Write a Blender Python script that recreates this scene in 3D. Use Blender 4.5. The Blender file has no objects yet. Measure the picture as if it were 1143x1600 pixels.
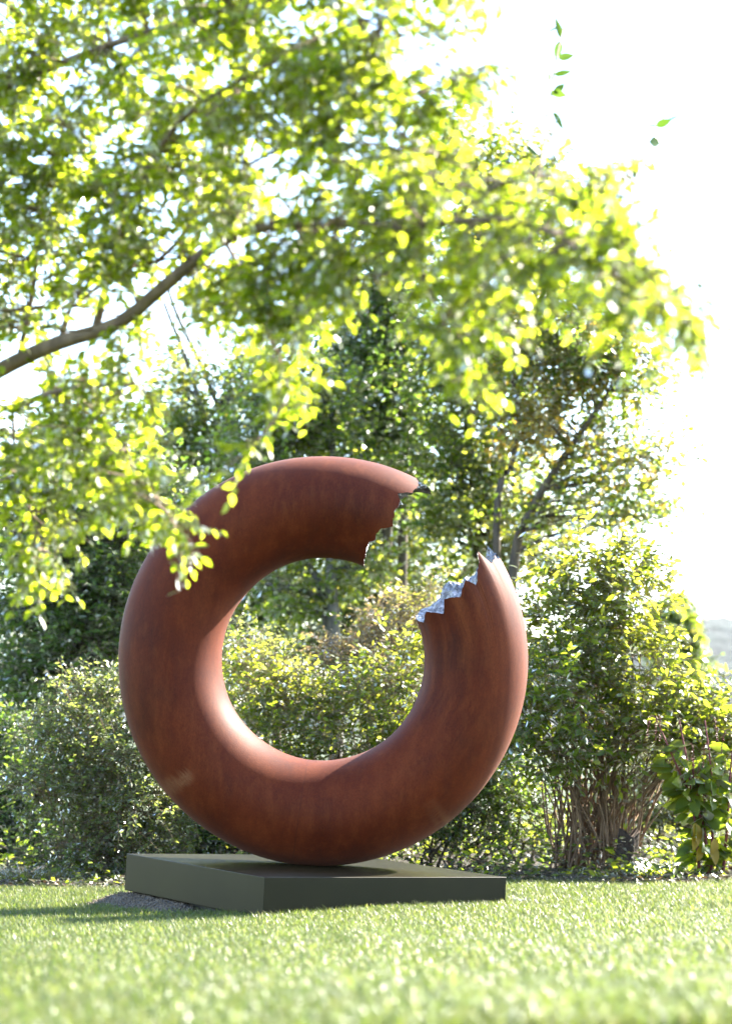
import bpy, math, random, zlib
import numpy as np
from mathutils import Vector, Matrix, noise

# ------------------------------------------------------------------ camera, light, exposure
S = bpy.context.scene
C = S.collection
rng = np.random.default_rng(11)
random.seed(5)
FPX, IW, IH = 3000.0, 1143.0, 1600.0           # focal length and frame in photo pixels
PITCH, ROLL = 0.11515, 0.0480
CAM = np.array([0.0, 0.0, 1.019])
fw = np.array([0, math.cos(PITCH), math.sin(PITCH)])
up0 = np.array([0, -math.sin(PITCH), math.cos(PITCH)])
rt0 = np.array([1.0, 0, 0])
rt = math.cos(ROLL) * rt0 + math.sin(ROLL) * up0
up = -math.sin(ROLL) * rt0 + math.cos(ROLL) * up0
cd = bpy.data.cameras.new('camera')
cam = bpy.data.objects.new('camera', cd); C.objects.link(cam)
cam.matrix_world = Matrix([[rt[i], up[i], -fw[i], CAM[i]] for i in range(3)] + [[0, 0, 0, 1]])
cd.sensor_fit = 'VERTICAL'; cd.sensor_height = 36; cd.sensor_width = 36
cd.lens = FPX / IH * 36
cd.clip_start = 0.05; cd.clip_end = 6000
cd.dof.use_dof = True; cd.dof.focus_distance = 11.4; cd.dof.aperture_fstop = 2.1
S.camera = cam

SUN_EL, SUN_AZ = math.radians(38), math.radians(55)      # azimuth clockwise from +Y (view direction)
w = bpy.data.worlds.new('World'); S.world = w; w.use_nodes = True
nt = w.node_tree
sky = nt.nodes.new('ShaderNodeTexSky'); sky.sky_type = 'NISHITA'; sky.sun_disc = False
sky.sun_elevation = SUN_EL; sky.sun_rotation = SUN_AZ
sky.air_density = 1.0; sky.dust_density = 0.8; sky.ozone_density = 1.0
nt.nodes['Background'].inputs['Strength'].default_value = 0.105
nt.links.new(sky.outputs[0], nt.nodes['Background'].inputs[0])
sd = bpy.data.lights.new('sun', 'SUN'); sd.energy = 4.2; sd.angle = math.radians(0.5); sd.color = (1.0, 0.93, 0.82)
so = bpy.data.objects.new('sun', sd); C.objects.link(so)
sdir = Vector((math.sin(SUN_AZ) * math.cos(SUN_EL), math.cos(SUN_AZ) * math.cos(SUN_EL), math.sin(SUN_EL)))
so.rotation_euler = sdir.to_track_quat('Z', 'Y').to_euler(); so.location = (8, 6, 12)
S.view_settings.view_transform = 'Standard'; S.view_settings.look = 'None'
S.view_settings.gamma = 1; S.view_settings.use_curve_mapping = False
S.view_settings.exposure = 3.2
S.render.engine = 'CYCLES'
S.cycles.max_bounces = 8; S.cycles.diffuse_bounces = 6; S.cycles.glossy_bounces = 3
S.cycles.transmission_bounces = 4; S.cycles.use_denoising = True
S.cycles.caustics_reflective = False; S.cycles.caustics_refractive = False
S.cycles.sample_clamp_indirect = 6.0

# ------------------------------------------------------------------ helpers
def at(px, py, d):
    """world point on the ray of photo pixel (px, py) at forward distance d"""
    return CAM + fw * d + rt * (px - IW / 2) / FPX * d + up * (IH / 2 - py) / FPX * d

def to_px(P):
    d = (P - CAM) @ fw
    return np.stack([IW / 2 + FPX * ((P - CAM) @ rt) / d, IH / 2 - FPX * ((P - CAM) @ up) / d, d], -1)

def ground(x, y):
    x = np.asarray(x, float); y = np.asarray(y, float)
    near = np.clip(10.6 - y, 0, 7.5)
    g = 0.37 * (near / 6.0) ** 1.25
    g = g - 0.02 * np.clip(y - 10.6, 0, 30) 
    return 0.06 * np.clip(x, -9, 9) + g + 0.012 * np.sin(x * 2.1 + y * .7) * np.sin(y * 1.3)

def reseed(key):
    global rng
    rng = np.random.default_rng(zlib.crc32(key.encode()))

def norm(v):
    return v / np.maximum(np.linalg.norm(v, axis=-1, keepdims=True), 1e-9)

def mesh_obj(name, V, F, mat, parent=None, smooth=False, kind=None, attrs=None):
    m = bpy.data.meshes.new(name)
    V = np.asarray(V, np.float64).reshape(-1, 3)
    if isinstance(F, np.ndarray):
        k = F.shape[1]
        m.vertices.add(len(V)); m.vertices.foreach_set('co', V.astype(np.float32).ravel())
        m.loops.add(F.size); m.loops.foreach_set('vertex_index', F.astype(np.int32).ravel())
        m.polygons.add(len(F)); m.polygons.foreach_set('loop_start', np.arange(0, F.size, k, dtype=np.int32))
        m.update(calc_edges=True)
    else:
        m.from_pydata(V.tolist(), [], F)
    m.validate()
    if attrs:
        for an, arr in attrs.items():
            a = m.attributes.new(an, 'FLOAT', 'POINT'); a.data.foreach_set('value', np.asarray(arr, np.float32))
    if smooth:
        m.polygons.foreach_set('use_smooth', np.ones(len(m.polygons), bool))
    m.materials.append(mat)
    o = bpy.data.objects.new(name, m); C.objects.link(o)
    if parent is not None:
        o.parent = parent
        if parent.type == 'EMPTY':
            o.matrix_parent_inverse = Matrix.Translation(-parent.location)
    if kind: o['kind'] = kind
    return o

def thing(name, label, cat, loc=(0, 0, 0), group=None):
    o = bpy.data.objects.new(name, None); C.objects.link(o)
    o.location = Vector([float(c) for c in loc]); o.empty_display_size = .2
    o['label'] = label; o['category'] = cat
    if group: o['group'] = group
    return o

def tag(o, label, cat, group=None):
    o['label'] = label; o['category'] = cat
    if group: o['group'] = group
    return o

def tubes(P, R, sides=5):
    """P (m,n,3), R (m,n) -> verts, quad faces of m tapered tubes"""
    m, n, _ = P.shape
    T = norm(np.gradient(P, axis=1))
    ref = np.where(np.abs(T[..., 2:3]) > .9, np.array([1., 0, 0]), np.array([0, 0, 1.]))
    A = norm(np.cross(T, ref)); B = np.cross(T, A)
    a = np.arange(sides) * 2 * math.pi / sides
    ring = A[:, :, None, :] * np.cos(a)[None, None, :, None] + B[:, :, None, :] * np.sin(a)[None, None, :, None]
    V = P[:, :, None, :] + ring * R[:, :, None, None]
    idx = np.arange(m * n * sides).reshape(m, n, sides)
    q = np.stack([idx[:, :-1, :], np.roll(idx, -1, 2)[:, :-1, :], np.roll(idx, -1, 2)[:, 1:, :], idx[:, 1:, :]], -1)
    return V.reshape(-1, 3), q.reshape(-1, 4)

def smooth_path(pts, n=14):
    """Catmull-Rom resample of a polyline"""
    p = np.asarray(pts, float); k = len(p)
    p = np.vstack([2 * p[0] - p[1], p, 2 * p[-1] - p[-2]])
    out = []
    for t in np.linspace(0, k - 1 - 1e-6, n):
        i = int(t); f = t - i
        a, b, c, d = p[i], p[i + 1], p[i + 2], p[i + 3]
        out.append(.5 * (2 * b + (c - a) * f + (2 * a - 5 * b + 4 * c - d) * f * f + (3 * b - a - 3 * c + d) * f ** 3))
    return np.array(out)

LEAF_FULL = (np.array([(0, 0, 0), (.28, .40, .05), (.28, -.40, .05), (.62, .40, .04), (.62, -.40, .04), (1, 0, -.07), (.46, 0, -.01)]),
             np.array([(0, 2, 6), (0, 6, 1), (6, 2, 4), (6, 4, 5), (6, 5, 3), (6, 3, 1)]))
LEAF_LITE = (np.array([(0, 0, 0), (.45, .5, .09), (1, 0, -.03), (.45, -.5, .09)]), np.array([(0, 2, 1), (0, 3, 2)]))

def leaf_frames(D, N):
    D = norm(D); B = norm(np.cross(N, D)); N = np.cross(D, B)
    return D, B, N

def leaf_mesh(P, D, N, L, W, tpl):
    D, B, N = leaf_frames(D, N)
    T, F = tpl
    V = P[:, None, :] + D[:, None, :] * (T[None, :, 0:1] * L[:, None, None]) \
        + B[:, None, :] * (T[None, :, 1:2] * W[:, None, None]) + N[:, None, :] * (T[None, :, 2:3] * L[:, None, None])
    k = len(T)
    faces = (F[None] + (np.arange(len(P)) * k)[:, None, None]).reshape(-1, 3)
    return V.reshape(-1, 3), faces

# ------------------------------------------------------------------ materials
def new_mat(name):
    m = bpy.data.materials.new(name); m.use_nodes = True
    n = m.node_tree; n.nodes.clear()
    out = n.nodes.new('ShaderNodeOutputMaterial')
    return m, n, out

def node(n, t, **kw):
    x = n.nodes.new(t)
    for k, v in kw.items():
        if k.startswith('i_'):
            x.inputs[k[2:].replace('_', ' ')].default_value = v
        else: setattr(x, k, v)
    return x

def ramp(n, src, stops):
    r = n.nodes.new('ShaderNodeValToRGB'); e = r.color_ramp.elements
    while len(e) < len(stops): e.new(.5)
    for el, (p, c) in zip(e, stops): el.position = p; el.color = (*c, 1)
    n.links.new(src, r.inputs[0]); return r.outputs[0]

def leaf_mat(name, cols, trans, tmul=1.0, gloss=.35, spec=.5, tfac=.5):
    """leaf: diffuse and translucent colour picked per leaf, with a waxy coat"""
    m, n, out = new_mat(name)
    at_ = node(n, 'ShaderNodeAttribute', attribute_name='rnd')
    c = ramp(n, at_.outputs['Fac'], [(i / (len(cols) - 1), tuple(.85 * v for v in q)) for i, q in enumerate(cols)])
    t = ramp(n, at_.outputs['Fac'], [(i / (len(trans) - 1), tuple(tmul * .82 * v for v in q)) for i, q in enumerate(trans)])
    d = node(n, 'ShaderNodeBsdfDiffuse'); tr = node(n, 'ShaderNodeBsdfTranslucent')
    n.links.new(c, d.inputs[0]); n.links.new(t, tr.inputs[0])
    mx = node(n, 'ShaderNodeMixShader'); mx.inputs[0].default_value = tfac
    n.links.new(d.outputs[0], mx.inputs[1]); n.links.new(tr.outputs[0], mx.inputs[2])
    gl = node(n, 'ShaderNodeBsdfGlossy'); gl.inputs['Roughness'].default_value = gloss
    fr = node(n, 'ShaderNodeFresnel'); fr.inputs[0].default_value = 1.0 + spec * .62
    m2 = node(n, 'ShaderNodeMixShader')
    n.links.new(fr.outputs[0], m2.inputs[0]); n.links.new(mx.outputs[0], m2.inputs[1]); n.links.new(gl.outputs[0], m2.inputs[2])
    n.links.new(m2.outputs[0], out.inputs[0])
    return m

def bark_mat(name, c1, c2, scale=18):
    m, n, out = new_mat(name)
    tc = node(n, 'ShaderNodeTexCoord'); mp = node(n, 'ShaderNodeMapping'); mp.inputs['Scale'].default_value = (1, 1, .25)
    n.links.new(tc.outputs['Object'], mp.inputs[0])
    nz = node(n, 'ShaderNodeTexNoise', i_Scale=scale, i_Detail=6.0, i_Roughness=.65)
    n.links.new(mp.outputs[0], nz.inputs['Vector'])
    b = node(n, 'ShaderNodeBsdfPrincipled', i_Roughness=.85)
    n.links.new(ramp(n, nz.outputs['Fac'], [(.3, c1), (.7, c2)]), b.inputs['Base Color'])
    bu = node(n, 'ShaderNodeBump', i_Strength=.6, i_Distance=.02)
    n.links.new(nz.outputs['Fac'], bu.inputs['Height']); n.links.new(bu.outputs[0], b.inputs['Normal'])
    n.links.new(b.outputs[0], out.inputs[0]); return m

def noise_mat(name, stops, scale, rough=.9, bump=0, bdist=.02, detail=8.0):
    m, n, out = new_mat(name)
    tc = node(n, 'ShaderNodeTexCoord')
    nz = node(n, 'ShaderNodeTexNoise', i_Scale=scale, i_Detail=detail, i_Roughness=.65)
    n.links.new(tc.outputs['Object'], nz.inputs['Vector'])
    b = node(n, 'ShaderNodeBsdfPrincipled', i_Roughness=rough)
    n.links.new(ramp(n, nz.outputs['Fac'], stops), b.inputs['Base Color'])
    if bump:
        bu = node(n, 'ShaderNodeBump', i_Strength=bump, i_Distance=bdist)
        n.links.new(nz.outputs['Fac'], bu.inputs['Height']); n.links.new(bu.outputs[0], b.inputs['Normal'])
    n.links.new(b.outputs[0], out.inputs[0]); return m

M_LEAF_FG = leaf_mat('leaf_spring_green', [(.07, .12, .012), (.10, .145, .015), (.16, .19, .025)],
                     [(.42, .58, .024), (.52, .64, .03), (.62, .67, .055)], 1.0, .38, .38, .70)
M_LEAF_SHRUB = leaf_mat('leaf_yellow_green', [(.07, .11, .02), (.095, .14, .025), (.13, .165, .03)],
                        [(.33, .48, .03), (.46, .56, .035), (.62, .60, .06)], 1.0, .40, .40, .62)
M_LEAF_GREY = leaf_mat('leaf_grey_green', [(.08, .11, .045), (.10, .14, .055), (.14, .17, .065)],
                       [(.32, .43, .08), (.42, .51, .09), (.52, .56, .12)], 1.0, .40, .42, .58)
M_LEAF_DARK = leaf_mat('leaf_dark_green', [(.06, .10, .028), (.075, .12, .032), (.10, .14, .035)],
                       [(.22, .40, .045), (.34, .50, .05), (.58, .60, .07)], 1.0, .40, .42, .60)
M_LEAF_WOOD = leaf_mat('leaf_woodland', [(.07, .115, .026), (.09, .135, .03), (.13, .14, .035)],
                       [(.36, .54, .05), (.50, .64, .055), (.72, .66, .085)], 1.0, .40, .42, .65)
M_LEAF_TURN = leaf_mat('leaf_turning', [(.07, .12, .025), (.08, .13, .025), (.10, .135, .028), (.16, .115, .025)],
                       [(.32, .52, .045), (.40, .58, .05), (.54, .60, .06), (.74, .50, .08)], 1.0, .34, .45, .62)
M_LEAF_DRY = leaf_mat('leaf_faded_bloom', [(.13, .10, .04), (.20, .14, .07), (.13, .14, .03)],
                      [(.42, .34, .10), (.52, .36, .18), (.42, .46, .05)], 1.0, .5, .3, .5)
M_RED = leaf_mat('berry_red', [(.16, .02, .03), (.2, .03, .04)], [(.25, .02, .04), (.3, .03, .05)], .8, .3, .4, .3)
M_YELLOW_LEAF = leaf_mat('leaf_old_yellow', [(.3, .2, .02), (.35, .22, .02)], [(.6, .38, .02), (.6, .4, .03)], 1, .4, .4, .5)
M_BARK = bark_mat('bark_brown', (.045, .034, .025), (.12, .092, .066))
M_BARK_FG = bark_mat('bark_warm_brown', (.10, .066, .042), (.24, .165, .11))
M_BARK_GREY = bark_mat('bark_grey', (.06, .055, .048), (.2, .185, .165), 12)
M_STEM = bark_mat('stem_tan', (.10, .06, .035), (.26, .17, .10), 25)
M_TWIG_RED = bark_mat('stem_crimson', (.1, .02, .03), (.18, .05, .05), 25)
M_SOIL = noise_mat('leaf_mould', [(.3, (.02, .015, .009)), (.55, (.042, .032, .02)), (.72, (.085, .062, .038))], 14, .95, .7, .03)
M_STUMP = noise_mat('stump_bark', [(.3, (.018, .013, .01)), (.7, (.07, .048, .035))], 30, .95, .9, .02)

# ------------------------------------------------------------------ plants
def bez(A, Cc, B, n):
    t = np.linspace(0, 1, n)[None, :, None]
    return A[:, None] * (1 - t) ** 2 + Cc[:, None] * 2 * t * (1 - t) + B[:, None] * t * t

def attach(trunks, T, rise=.55):
    """for each target a start point on the trunks, somewhat below it"""
    pts = np.vstack([p for p, r in trunks]); rad = np.concatenate([r for p, r in trunks])
    d = np.linalg.norm((T[:, None] - pts[None]) * np.array([1, 1, .8]), axis=2)
    d += np.clip(pts[None, :, 2] - T[:, None, 2] + rise * .3 * d, 0, None) * 2.0
    i = d.argmin(1)
    return pts[i], rad[i]

def ellipsoid(n, c, r, shell=.45):
    v = norm(rng.normal(size=(n, 3))); q = rng.uniform(shell, 1, n) ** .6
    return np.asarray(c) + v * q[:, None] * np.asarray(r)

def sprays(S0, D0, L0, nleaf, droop, ll, lw, spread=1.0, nvar=.62, out_bias=None, nseg=4, size_var=.24):
    """twigs with alternate leaves; returns twig paths and leaf arrays"""
    m = len(S0); t = np.linspace(0, 1, nseg)
    sag = np.array([0, 0, -1.0])
    P = S0[:, None] + D0[:, None] * L0[:, None, None] * t[None, :, None] + sag * (droop * L0)[:, None, None] * (t ** 2)[None, :, None]
    tl = np.linspace(.12, 1.0, nleaf)[None, :] + rng.uniform(-.05, .05, (m, nleaf)); tl = np.clip(tl, .05, 1)
    LP = S0[:, None] + D0[:, None] * L0[:, None, None] * tl[..., None] + sag * (droop * L0)[:, None, None] * (tl ** 2)[..., None]
    TG = norm(D0[:, None] + sag * (2 * droop * tl)[..., None])
    side = norm(np.cross(D0, np.array([.05, .03, 1.0])))[:, None] * np.where(np.arange(nleaf) % 2 == 0, 1, -1)[None, :, None]
    LD = norm(.55 * TG + .75 * side * spread + rng.normal(0, .38, LP.shape) + np.array([0, 0, -.18]))
    LN = norm(np.array([0, 0, .5]) + .75 * np.array(sdir) + rng.normal(0, nvar, LP.shape))   # blades turn to the sun
    k = m * nleaf
    s = rng.uniform(1 - size_var, 1 + size_var, k)
    return P, LP.reshape(-1, 3), LD.reshape(-1, 3), LN.reshape(-1, 3), ll * s, lw * s * rng.uniform(.85, 1.15, k)

def crown(trunks, lobes, limb_r, sub, tw, nleaf, ll, lw, tl, droop=.15, shell=.4, upb=.5, tone=.5, tone_var=.5, lift=.25):
    """lobes: (centre, radii, limbs). returns limb paths, sub paths, twig paths, leaf arrays, tone per leaf"""
    limbs, limr, subs, twig, leaf, rnd = [], [], [], [], [], []
    for lb in lobes:
        c, r, nl = lb[:3]; dens = lb[3] if len(lb) > 3 else 1.0; tn = lb[4] if len(lb) > 4 else tone
        c = np.asarray(c, float); r = np.asarray(r, float)
        T = ellipsoid(nl, c, r * .62, .2)
        A, ra = attach(trunks, T)
        mid = (A + T) / 2; mid[:, 2] += lift * np.linalg.norm(T - A, axis=1) * .5; mid += rng.normal(0, .06, mid.shape) * np.linalg.norm(T - A, axis=1)[:, None]
        LPh = bez(A, mid, T, 8); limbs.append(LPh)
        r0 = np.minimum(limb_r, ra * .7)
        limr.append(r0[:, None] * np.linspace(1, .3, 8)[None])
        ns = max(3, int(sub * nl * dens))
        i = rng.integers(0, nl, ns); k = rng.integers(3, 8, ns)
        A2 = LPh[i, k]; T2 = ellipsoid(ns, c, r, shell)
        d2 = T2 - A2; dl = np.linalg.norm(d2, axis=1, keepdims=True)
        m2 = A2 + d2 * .5 + rng.normal(0, .1, d2.shape) * dl; m2[:, 2] += .12 * dl[:, 0]
        SP = bez(A2, m2, T2, 6); subs.append(SP)
        ii = np.repeat(np.arange(ns), tw); u = rng.uniform(.25, 1, len(ii))
        f = u * 5; j = np.minimum(f.astype(int), 4); fr = (f - j)[:, None]
        S0 = SP[ii, j] * (1 - fr) + SP[ii, j + 1] * fr
        tang = norm(SP[ii, j + 1] - SP[ii, j])
        D0 = norm(.6 * tang + .55 * norm(S0 - c) * 1.0 + rng.normal(0, .5, S0.shape) + np.array([0, 0, upb * .5]))
        L0 = tl * rng.uniform(.6, 1.3, len(ii))
        P, *lf = sprays(S0, D0, L0, nleaf, droop, ll, lw)
        twig.append(P); leaf.append(lf)
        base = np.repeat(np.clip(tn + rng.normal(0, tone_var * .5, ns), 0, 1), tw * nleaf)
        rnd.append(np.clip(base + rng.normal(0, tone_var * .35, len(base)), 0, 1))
    leaf = [np.concatenate([l[q] for l in leaf]) for q in range(5)]
    return np.concatenate(limbs), np.concatenate(limr), np.concatenate(subs), np.concatenate(twig), leaf, np.concatenate(rnd)

def grow(name, label, cat, base, trunks, lobes, leafmat, barkmat, ll, lw, limb_r=.03, sub=6, tw=5, nleaf=8, tl=.35,
         tpl=LEAF_LITE, group=None, trunk_name='trunk', limb_parts=False, twig_r=.0025, crown_name='crown', droop=.15, shell=.4,
         upb=.5, tone=.5, tone_var=.5, lift=.25, trunk_sides=9):
    reseed(name + label)
    t = thing(name, label, cat, base, group)
    for p, r in trunks:
        V, F = tubes(p[None], r[None], trunk_sides)
        mesh_obj(trunk_name, V, F, barkmat, t, True)
    limbs, limr, subs, twig, lf, rnd = crown(trunks, lobes, limb_r, sub, tw, nleaf, ll, lw, tl, droop, shell, upb, tone, tone_var, lift)
    if limb_parts:
        for q in range(len(limbs)):
            V, F = tubes(limbs[q:q + 1], limr[q:q + 1], 6); mesh_obj('branch', V, F, barkmat, t, True)
        V, F = np.zeros((0, 3)), np.zeros((0, 4), int)
    else:
        V, F = tubes(limbs, limr, 5)
    sr = np.full(subs.shape[:2], 1.0) * np.linspace(1, .35, 6)[None] * min(limb_r * .35, .012)
    V2, F2 = tubes(subs, sr, 4)
    wr = np.linspace(1, .5, twig.shape[1])[None] * np.full((len(twig), 1), twig_r)
    V3, F3 = tubes(twig, wr, 3)
    mesh_obj('twig_mass', np.vstack([V, V2, V3]), np.vstack([F, F2 + len(V), F3 + len(V) + len(V2)]), barkmat, t, True, 'stuff')
    V, F = leaf_mesh(*lf, tpl)
    mesh_obj(crown_name, V, F, leafmat, t, False, 'stuff', {'rnd': np.repeat(rnd, len(tpl[0]))})
    return t

def gpt(px, d):
    """point on the ground under photo column px at distance y = d"""
    p = at(px, 1380, d); return np.array([p[0], p[1], float(ground(p[0], p[1])) - .03])

def lobe(px, py, d, wx, wy, wd, nl, dens=1.0, tone=.5):  # tone: leaf hue, with bright tops and shaded low lobes put into the colour
    s = d / FPX
    if wd < .75: wd *= .7
    return (at(px, py, d), (wx * s, wd, wy * s), nl, dens, tone)

def trunk(pts, r0, r1, n=14):
    p = smooth_path(pts, n); return (p, np.linspace(r0, r1, n))

# ================================================================== THE SETTING: terrain, bed, hill
def graded(a, b, n, focus, k):
    t = np.linspace(-1, 1, n); u = np.sign(t) * np.abs(t) ** k
    return np.where(u < 0, focus + u * (focus - a), focus + u * (b - focus))
M_LAWN = noise_mat('turf', [(.3, (.018, .032, .006)), (.5, (.03, .05, .009)), (.7, (.048, .062, .016))], 9, .95, .5, .02)
gx = graded(-1400, 1800, 121, 0, 4.4); gy = graded(-100, 2500, 141, 10, 4.4)
X, Y = np.meshgrid(gx, gy)
Z = ground(X, Y)
nV = np.stack([X, Y, Z], -1).reshape(-1, 3)
ii = np.arange(X.size).reshape(X.shape)
nF = np.stack([ii[:-1, :-1], ii[:-1, 1:], ii[1:, 1:], ii[1:, :-1]], -1).reshape(-1, 4)
o = mesh_obj('lawn', nV, nF, M_LAWN, None, True); o['kind'] = 'structure'

def bed_edge(x):
    return 13.35 + .12 * np.sin(x * 2.3) + .07 * np.sin(x * 5.1 + 1) + .02 * x
bx = np.linspace(-7, 7, 113); bt = np.linspace(0, 1, 40)
BX = np.repeat(bx[None], 40, 0); BY = bed_edge(BX) + bt[:, None] ** 1.5 * 9
bump = np.vectorize(lambda a, b: noise.noise((a * 2.2, b * 2.2, 0)) * .5 + noise.noise((a * 6, b * 6, 3)) * .25)(BX, BY)
BZ = ground(BX, BY) + .004 + np.clip(bt[:, None] * 12, 0, 1) * (.05 + .05 * bump)
ii = np.arange(BX.size).reshape(BX.shape)
bF = np.stack([ii[:-1, :-1], ii[:-1, 1:], ii[1:, 1:], ii[1:, :-1]], -1).reshape(-1, 4)
o = mesh_obj('soil_bed', np.stack([BX, BY, BZ], -1), bF, M_SOIL, None, True); o['kind'] = 'structure'

# wooded hill far off to the right
M_HILL = noise_mat('wooded_hill', [(.35, (.003, .010, .011)), (.55, (.007, .019, .017)), (.7, (.014, .031, .023))], .035, .95, 1.0, 9.0, 5.0)  # blue of distant haze mixed into the forest colour
hx = np.linspace(-1200, 1600, 260); hy = np.linspace(0, 1, 44)
HX = np.repeat(hx[None], 44, 0); HY = 1700 + hy[:, None] * 700 + 0 * HX
prof = 163 * np.exp(-((HX - 400) / 330.) ** 2) + 60 * np.exp(-((HX - 1000) / 300.) ** 2) + 36 * np.exp(-((HX + 500) / 400.) ** 2)
rough = np.vectorize(lambda a, b: noise.noise((a * .05, b * .03, 5)) * 4.0 + noise.noise((a * .14, b * .08, 9)) * 3.0)(HX, HY)
HZ = -2 + prof * np.sin(hy[:, None] * math.pi * .5) ** .8 + rough * np.clip(hy[:, None] * 5, 0, 1)
ii = np.arange(HX.size).reshape(HX.shape)
hF = np.stack([ii[:-1, :-1], ii[:-1, 1:], ii[1:, 1:], ii[1:, :-1]], -1).reshape(-1, 4)
o = mesh_obj('wooded_hill', np.stack([HX, HY, HZ], -1), hF, M_HILL, None, True); o['kind'] = 'structure'

# thin summer haze over the whole place
M_HAZE, n, out = new_mat('haze'); pv = node(n, 'ShaderNodeVolumePrincipled')
pv.inputs['Density'].default_value = .000006; pv.inputs['Anisotropy'].default_value = .35; pv.inputs['Color'].default_value = (.93, .96, 1, 1)
n.links.new(pv.outputs[0], out.inputs['Volume'])
hv = [(x_, y_, z_) for x_ in (-1500, 1900) for y_ in (-150, 2600) for z_ in (-8, 230)]
hf = [(0, 1, 3, 2), (4, 6, 7, 5), (0, 4, 5, 1), (2, 3, 7, 6), (0, 2, 6, 4), (1, 5, 7, 3)]
hz = mesh_obj('haze', hv, hf, M_HAZE); hz['kind'] = 'stuff'

# ================================================================== PLINTH
PN = np.array([-.4532, 10.60]); TH = .58383; PS = 1.6592; PH = .2215
reseed('ax = np.')
ax = np.array([math.cos(TH), math.sin(TH)]); ay = np.array([-math.sin(TH), math.cos(TH)])
PC = PN + (ax + ay) * PS / 2
M_PL, n, out = new_mat('olive_grey_lacquer')
b = node(n, 'ShaderNodeBsdfPrincipled'); b.inputs['Roughness'].default_value = .3
tc = node(n, 'ShaderNodeTexCoord'); nz = node(n, 'ShaderNodeTexNoise', i_Scale=3.0, i_Detail=6.0)
n.links.new(tc.outputs['Object'], nz.inputs[0])
n.links.new(ramp(n, nz.outputs['Fac'], [(.35, (.0115, .0098, .0030)), (.65, (.0145, .0122, .0040))]), b.inputs['Base Color'])
rr = node(n, 'ShaderNodeMapRange'); rr.inputs[3].default_value = .36; rr.inputs[4].default_value = .44
nz2 = node(n, 'ShaderNodeTexNoise', i_Scale=7.0, i_Detail=8.0); n.links.new(tc.outputs['Object'], nz2.inputs[0])
b.inputs['Specular IOR Level'].default_value = .19
n.links.new(nz2.outputs['Fac'], rr.inputs[0]); n.links.new(rr.outputs[0], b.inputs['Roughness'])
n.links.new(b.outputs[0], out.inputs[0])
M_DARK = noise_mat('black_frame', [(.3, (.012, .012, .012)), (.7, (.02, .02, .02))], 20, .7)

def rbox(sx, sy, z0, z1, bev, seg=3):
    import bmesh
    bm = bmesh.new(); bmesh.ops.create_cube(bm, size=1)
    for v in bm.verts:
        v.co = Vector((v.co.x * sx, v.co.y * sy, z0 + (v.co.z + .5) * (z1 - z0)))
    if bev: bmesh.ops.bevel(bm, geom=list(bm.edges), offset=bev, segments=seg, affect='EDGES', profile=.6)
    V = np.array([v.co[:] for v in bm.verts]); F = [[v.index for v in f.verts] for f in bm.faces]
    bm.free(); return V, F
def plv(V):
    return np.stack([PC[0] + V[:, 0] * ax[0] + V[:, 1] * ay[0], PC[1] + V[:, 0] * ax[1] + V[:, 1] * ay[1], V[:, 2]], -1)
plinth = thing('plinth', 'low square olive grey metal plinth under the broken ring, on gravel', 'plinth', (PC[0], PC[1], 0))
V, F = rbox(PS, PS, 0, PH, .004)
mesh_obj('casing', plv(V), F, M_PL, plinth)
V, F = rbox(PS - .12, PS - .12, -.16, -.002, .002, 1)
mesh_obj('base_frame', plv(V), F, M_DARK, plinth)

# ================================================================== BROKEN RING
RC = np.array([PC[0], PC[1]])
dR = (np.array([RC[0], RC[1], 1.4]) - CAM) @ fw
RR, Rr = 238.8 * dR / FPX, 80.6 * dR / FPX
CZ = PH + RR + Rr - .004
def crop2(pts): return [(520 + x * .2975, 690 + y * .2975) for x, y in pts]
def to_tube(p, back=False):
    psi = math.pi / 2 * (-1 if back else 1)
    for _ in range(12):
        y = RC[1] - Rr * math.sin(psi)
        ray = at(p[0], p[1], 1.0) - CAM; k = (y - CAM[1]) / ray[1]; q = CAM + ray * k
        dx, dz = q[0] - RC[0], q[2] - CZ
        c = max(-1, min(1, (math.hypot(dx, dz) - RR) / Rr)); ps = math.acos(c)
        psi = -ps if back else ps
    return math.degrees(math.atan2(dz, dx)), math.degrees(psi) % 360
UF = [(432, 176), (446, 215), (441, 242), (415, 266), (340, 272), (351, 310), (345, 342), (322, 366), (318, 400), (313, 446),
      (252, 458), (226, 485), (223, 515), (192, 530), (177, 560), (186, 600)]
LF = [(872, 622), (862, 618), (850, 598), (832, 632), (812, 622), (760, 580), (757, 725), (745, 750), (695, 728), (675, 780), (670, 815), (583, 828),
      (578, 905), (490, 890), (472, 952), (440, 925)]
LB = [(462, 882), (500, 872), (555, 825), (575, 770), (605, 730), (650, 740), (690, 750), (735, 712), (770, 655), (800, 600), (812, 545), (855, 580), (866, 612)]
fu = [to_tube(p) for p in crop2(UF)]
fl = [to_tube(p) for p in crop2(LF)]
bl = [to_tube(p, True) for p in crop2(LB)]
def rim(front, back):
    """monotone list of (psi, theta) round the tube"""
    f = [(min(179.5, max(0.0, ps)), th) for th, ps in front]; f[0] = (0.0, f[0][1]); f[-1] = (180.0, f[-1][1])
    pts = f + sorted([(ps, th) for th, ps in back]) + [(360.0, f[0][1])]
    out = [pts[0]]
    for ps, th in pts[1:]:
        out.append((max(ps, out[-1][0] + .35), th))
    a = np.array(out); a[:, 0] *= 360.0 / a[-1, 0]
    return a
thi = fu[-1][0]
back_u = [(thi + 3.0, 192), (thi + 4.3, 200), (thi + 7.8, 212), (thi + 6.6, 228), (thi + 8.2, 240), (thi + 6.6, 256), (thi + 7.6, 270), (thi + 4.2, 285),
          (thi + 4.6, 300), (thi - 1.5, 312), (thi - .4, 324), (59.6, 338), (60.6, 349)]
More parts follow.
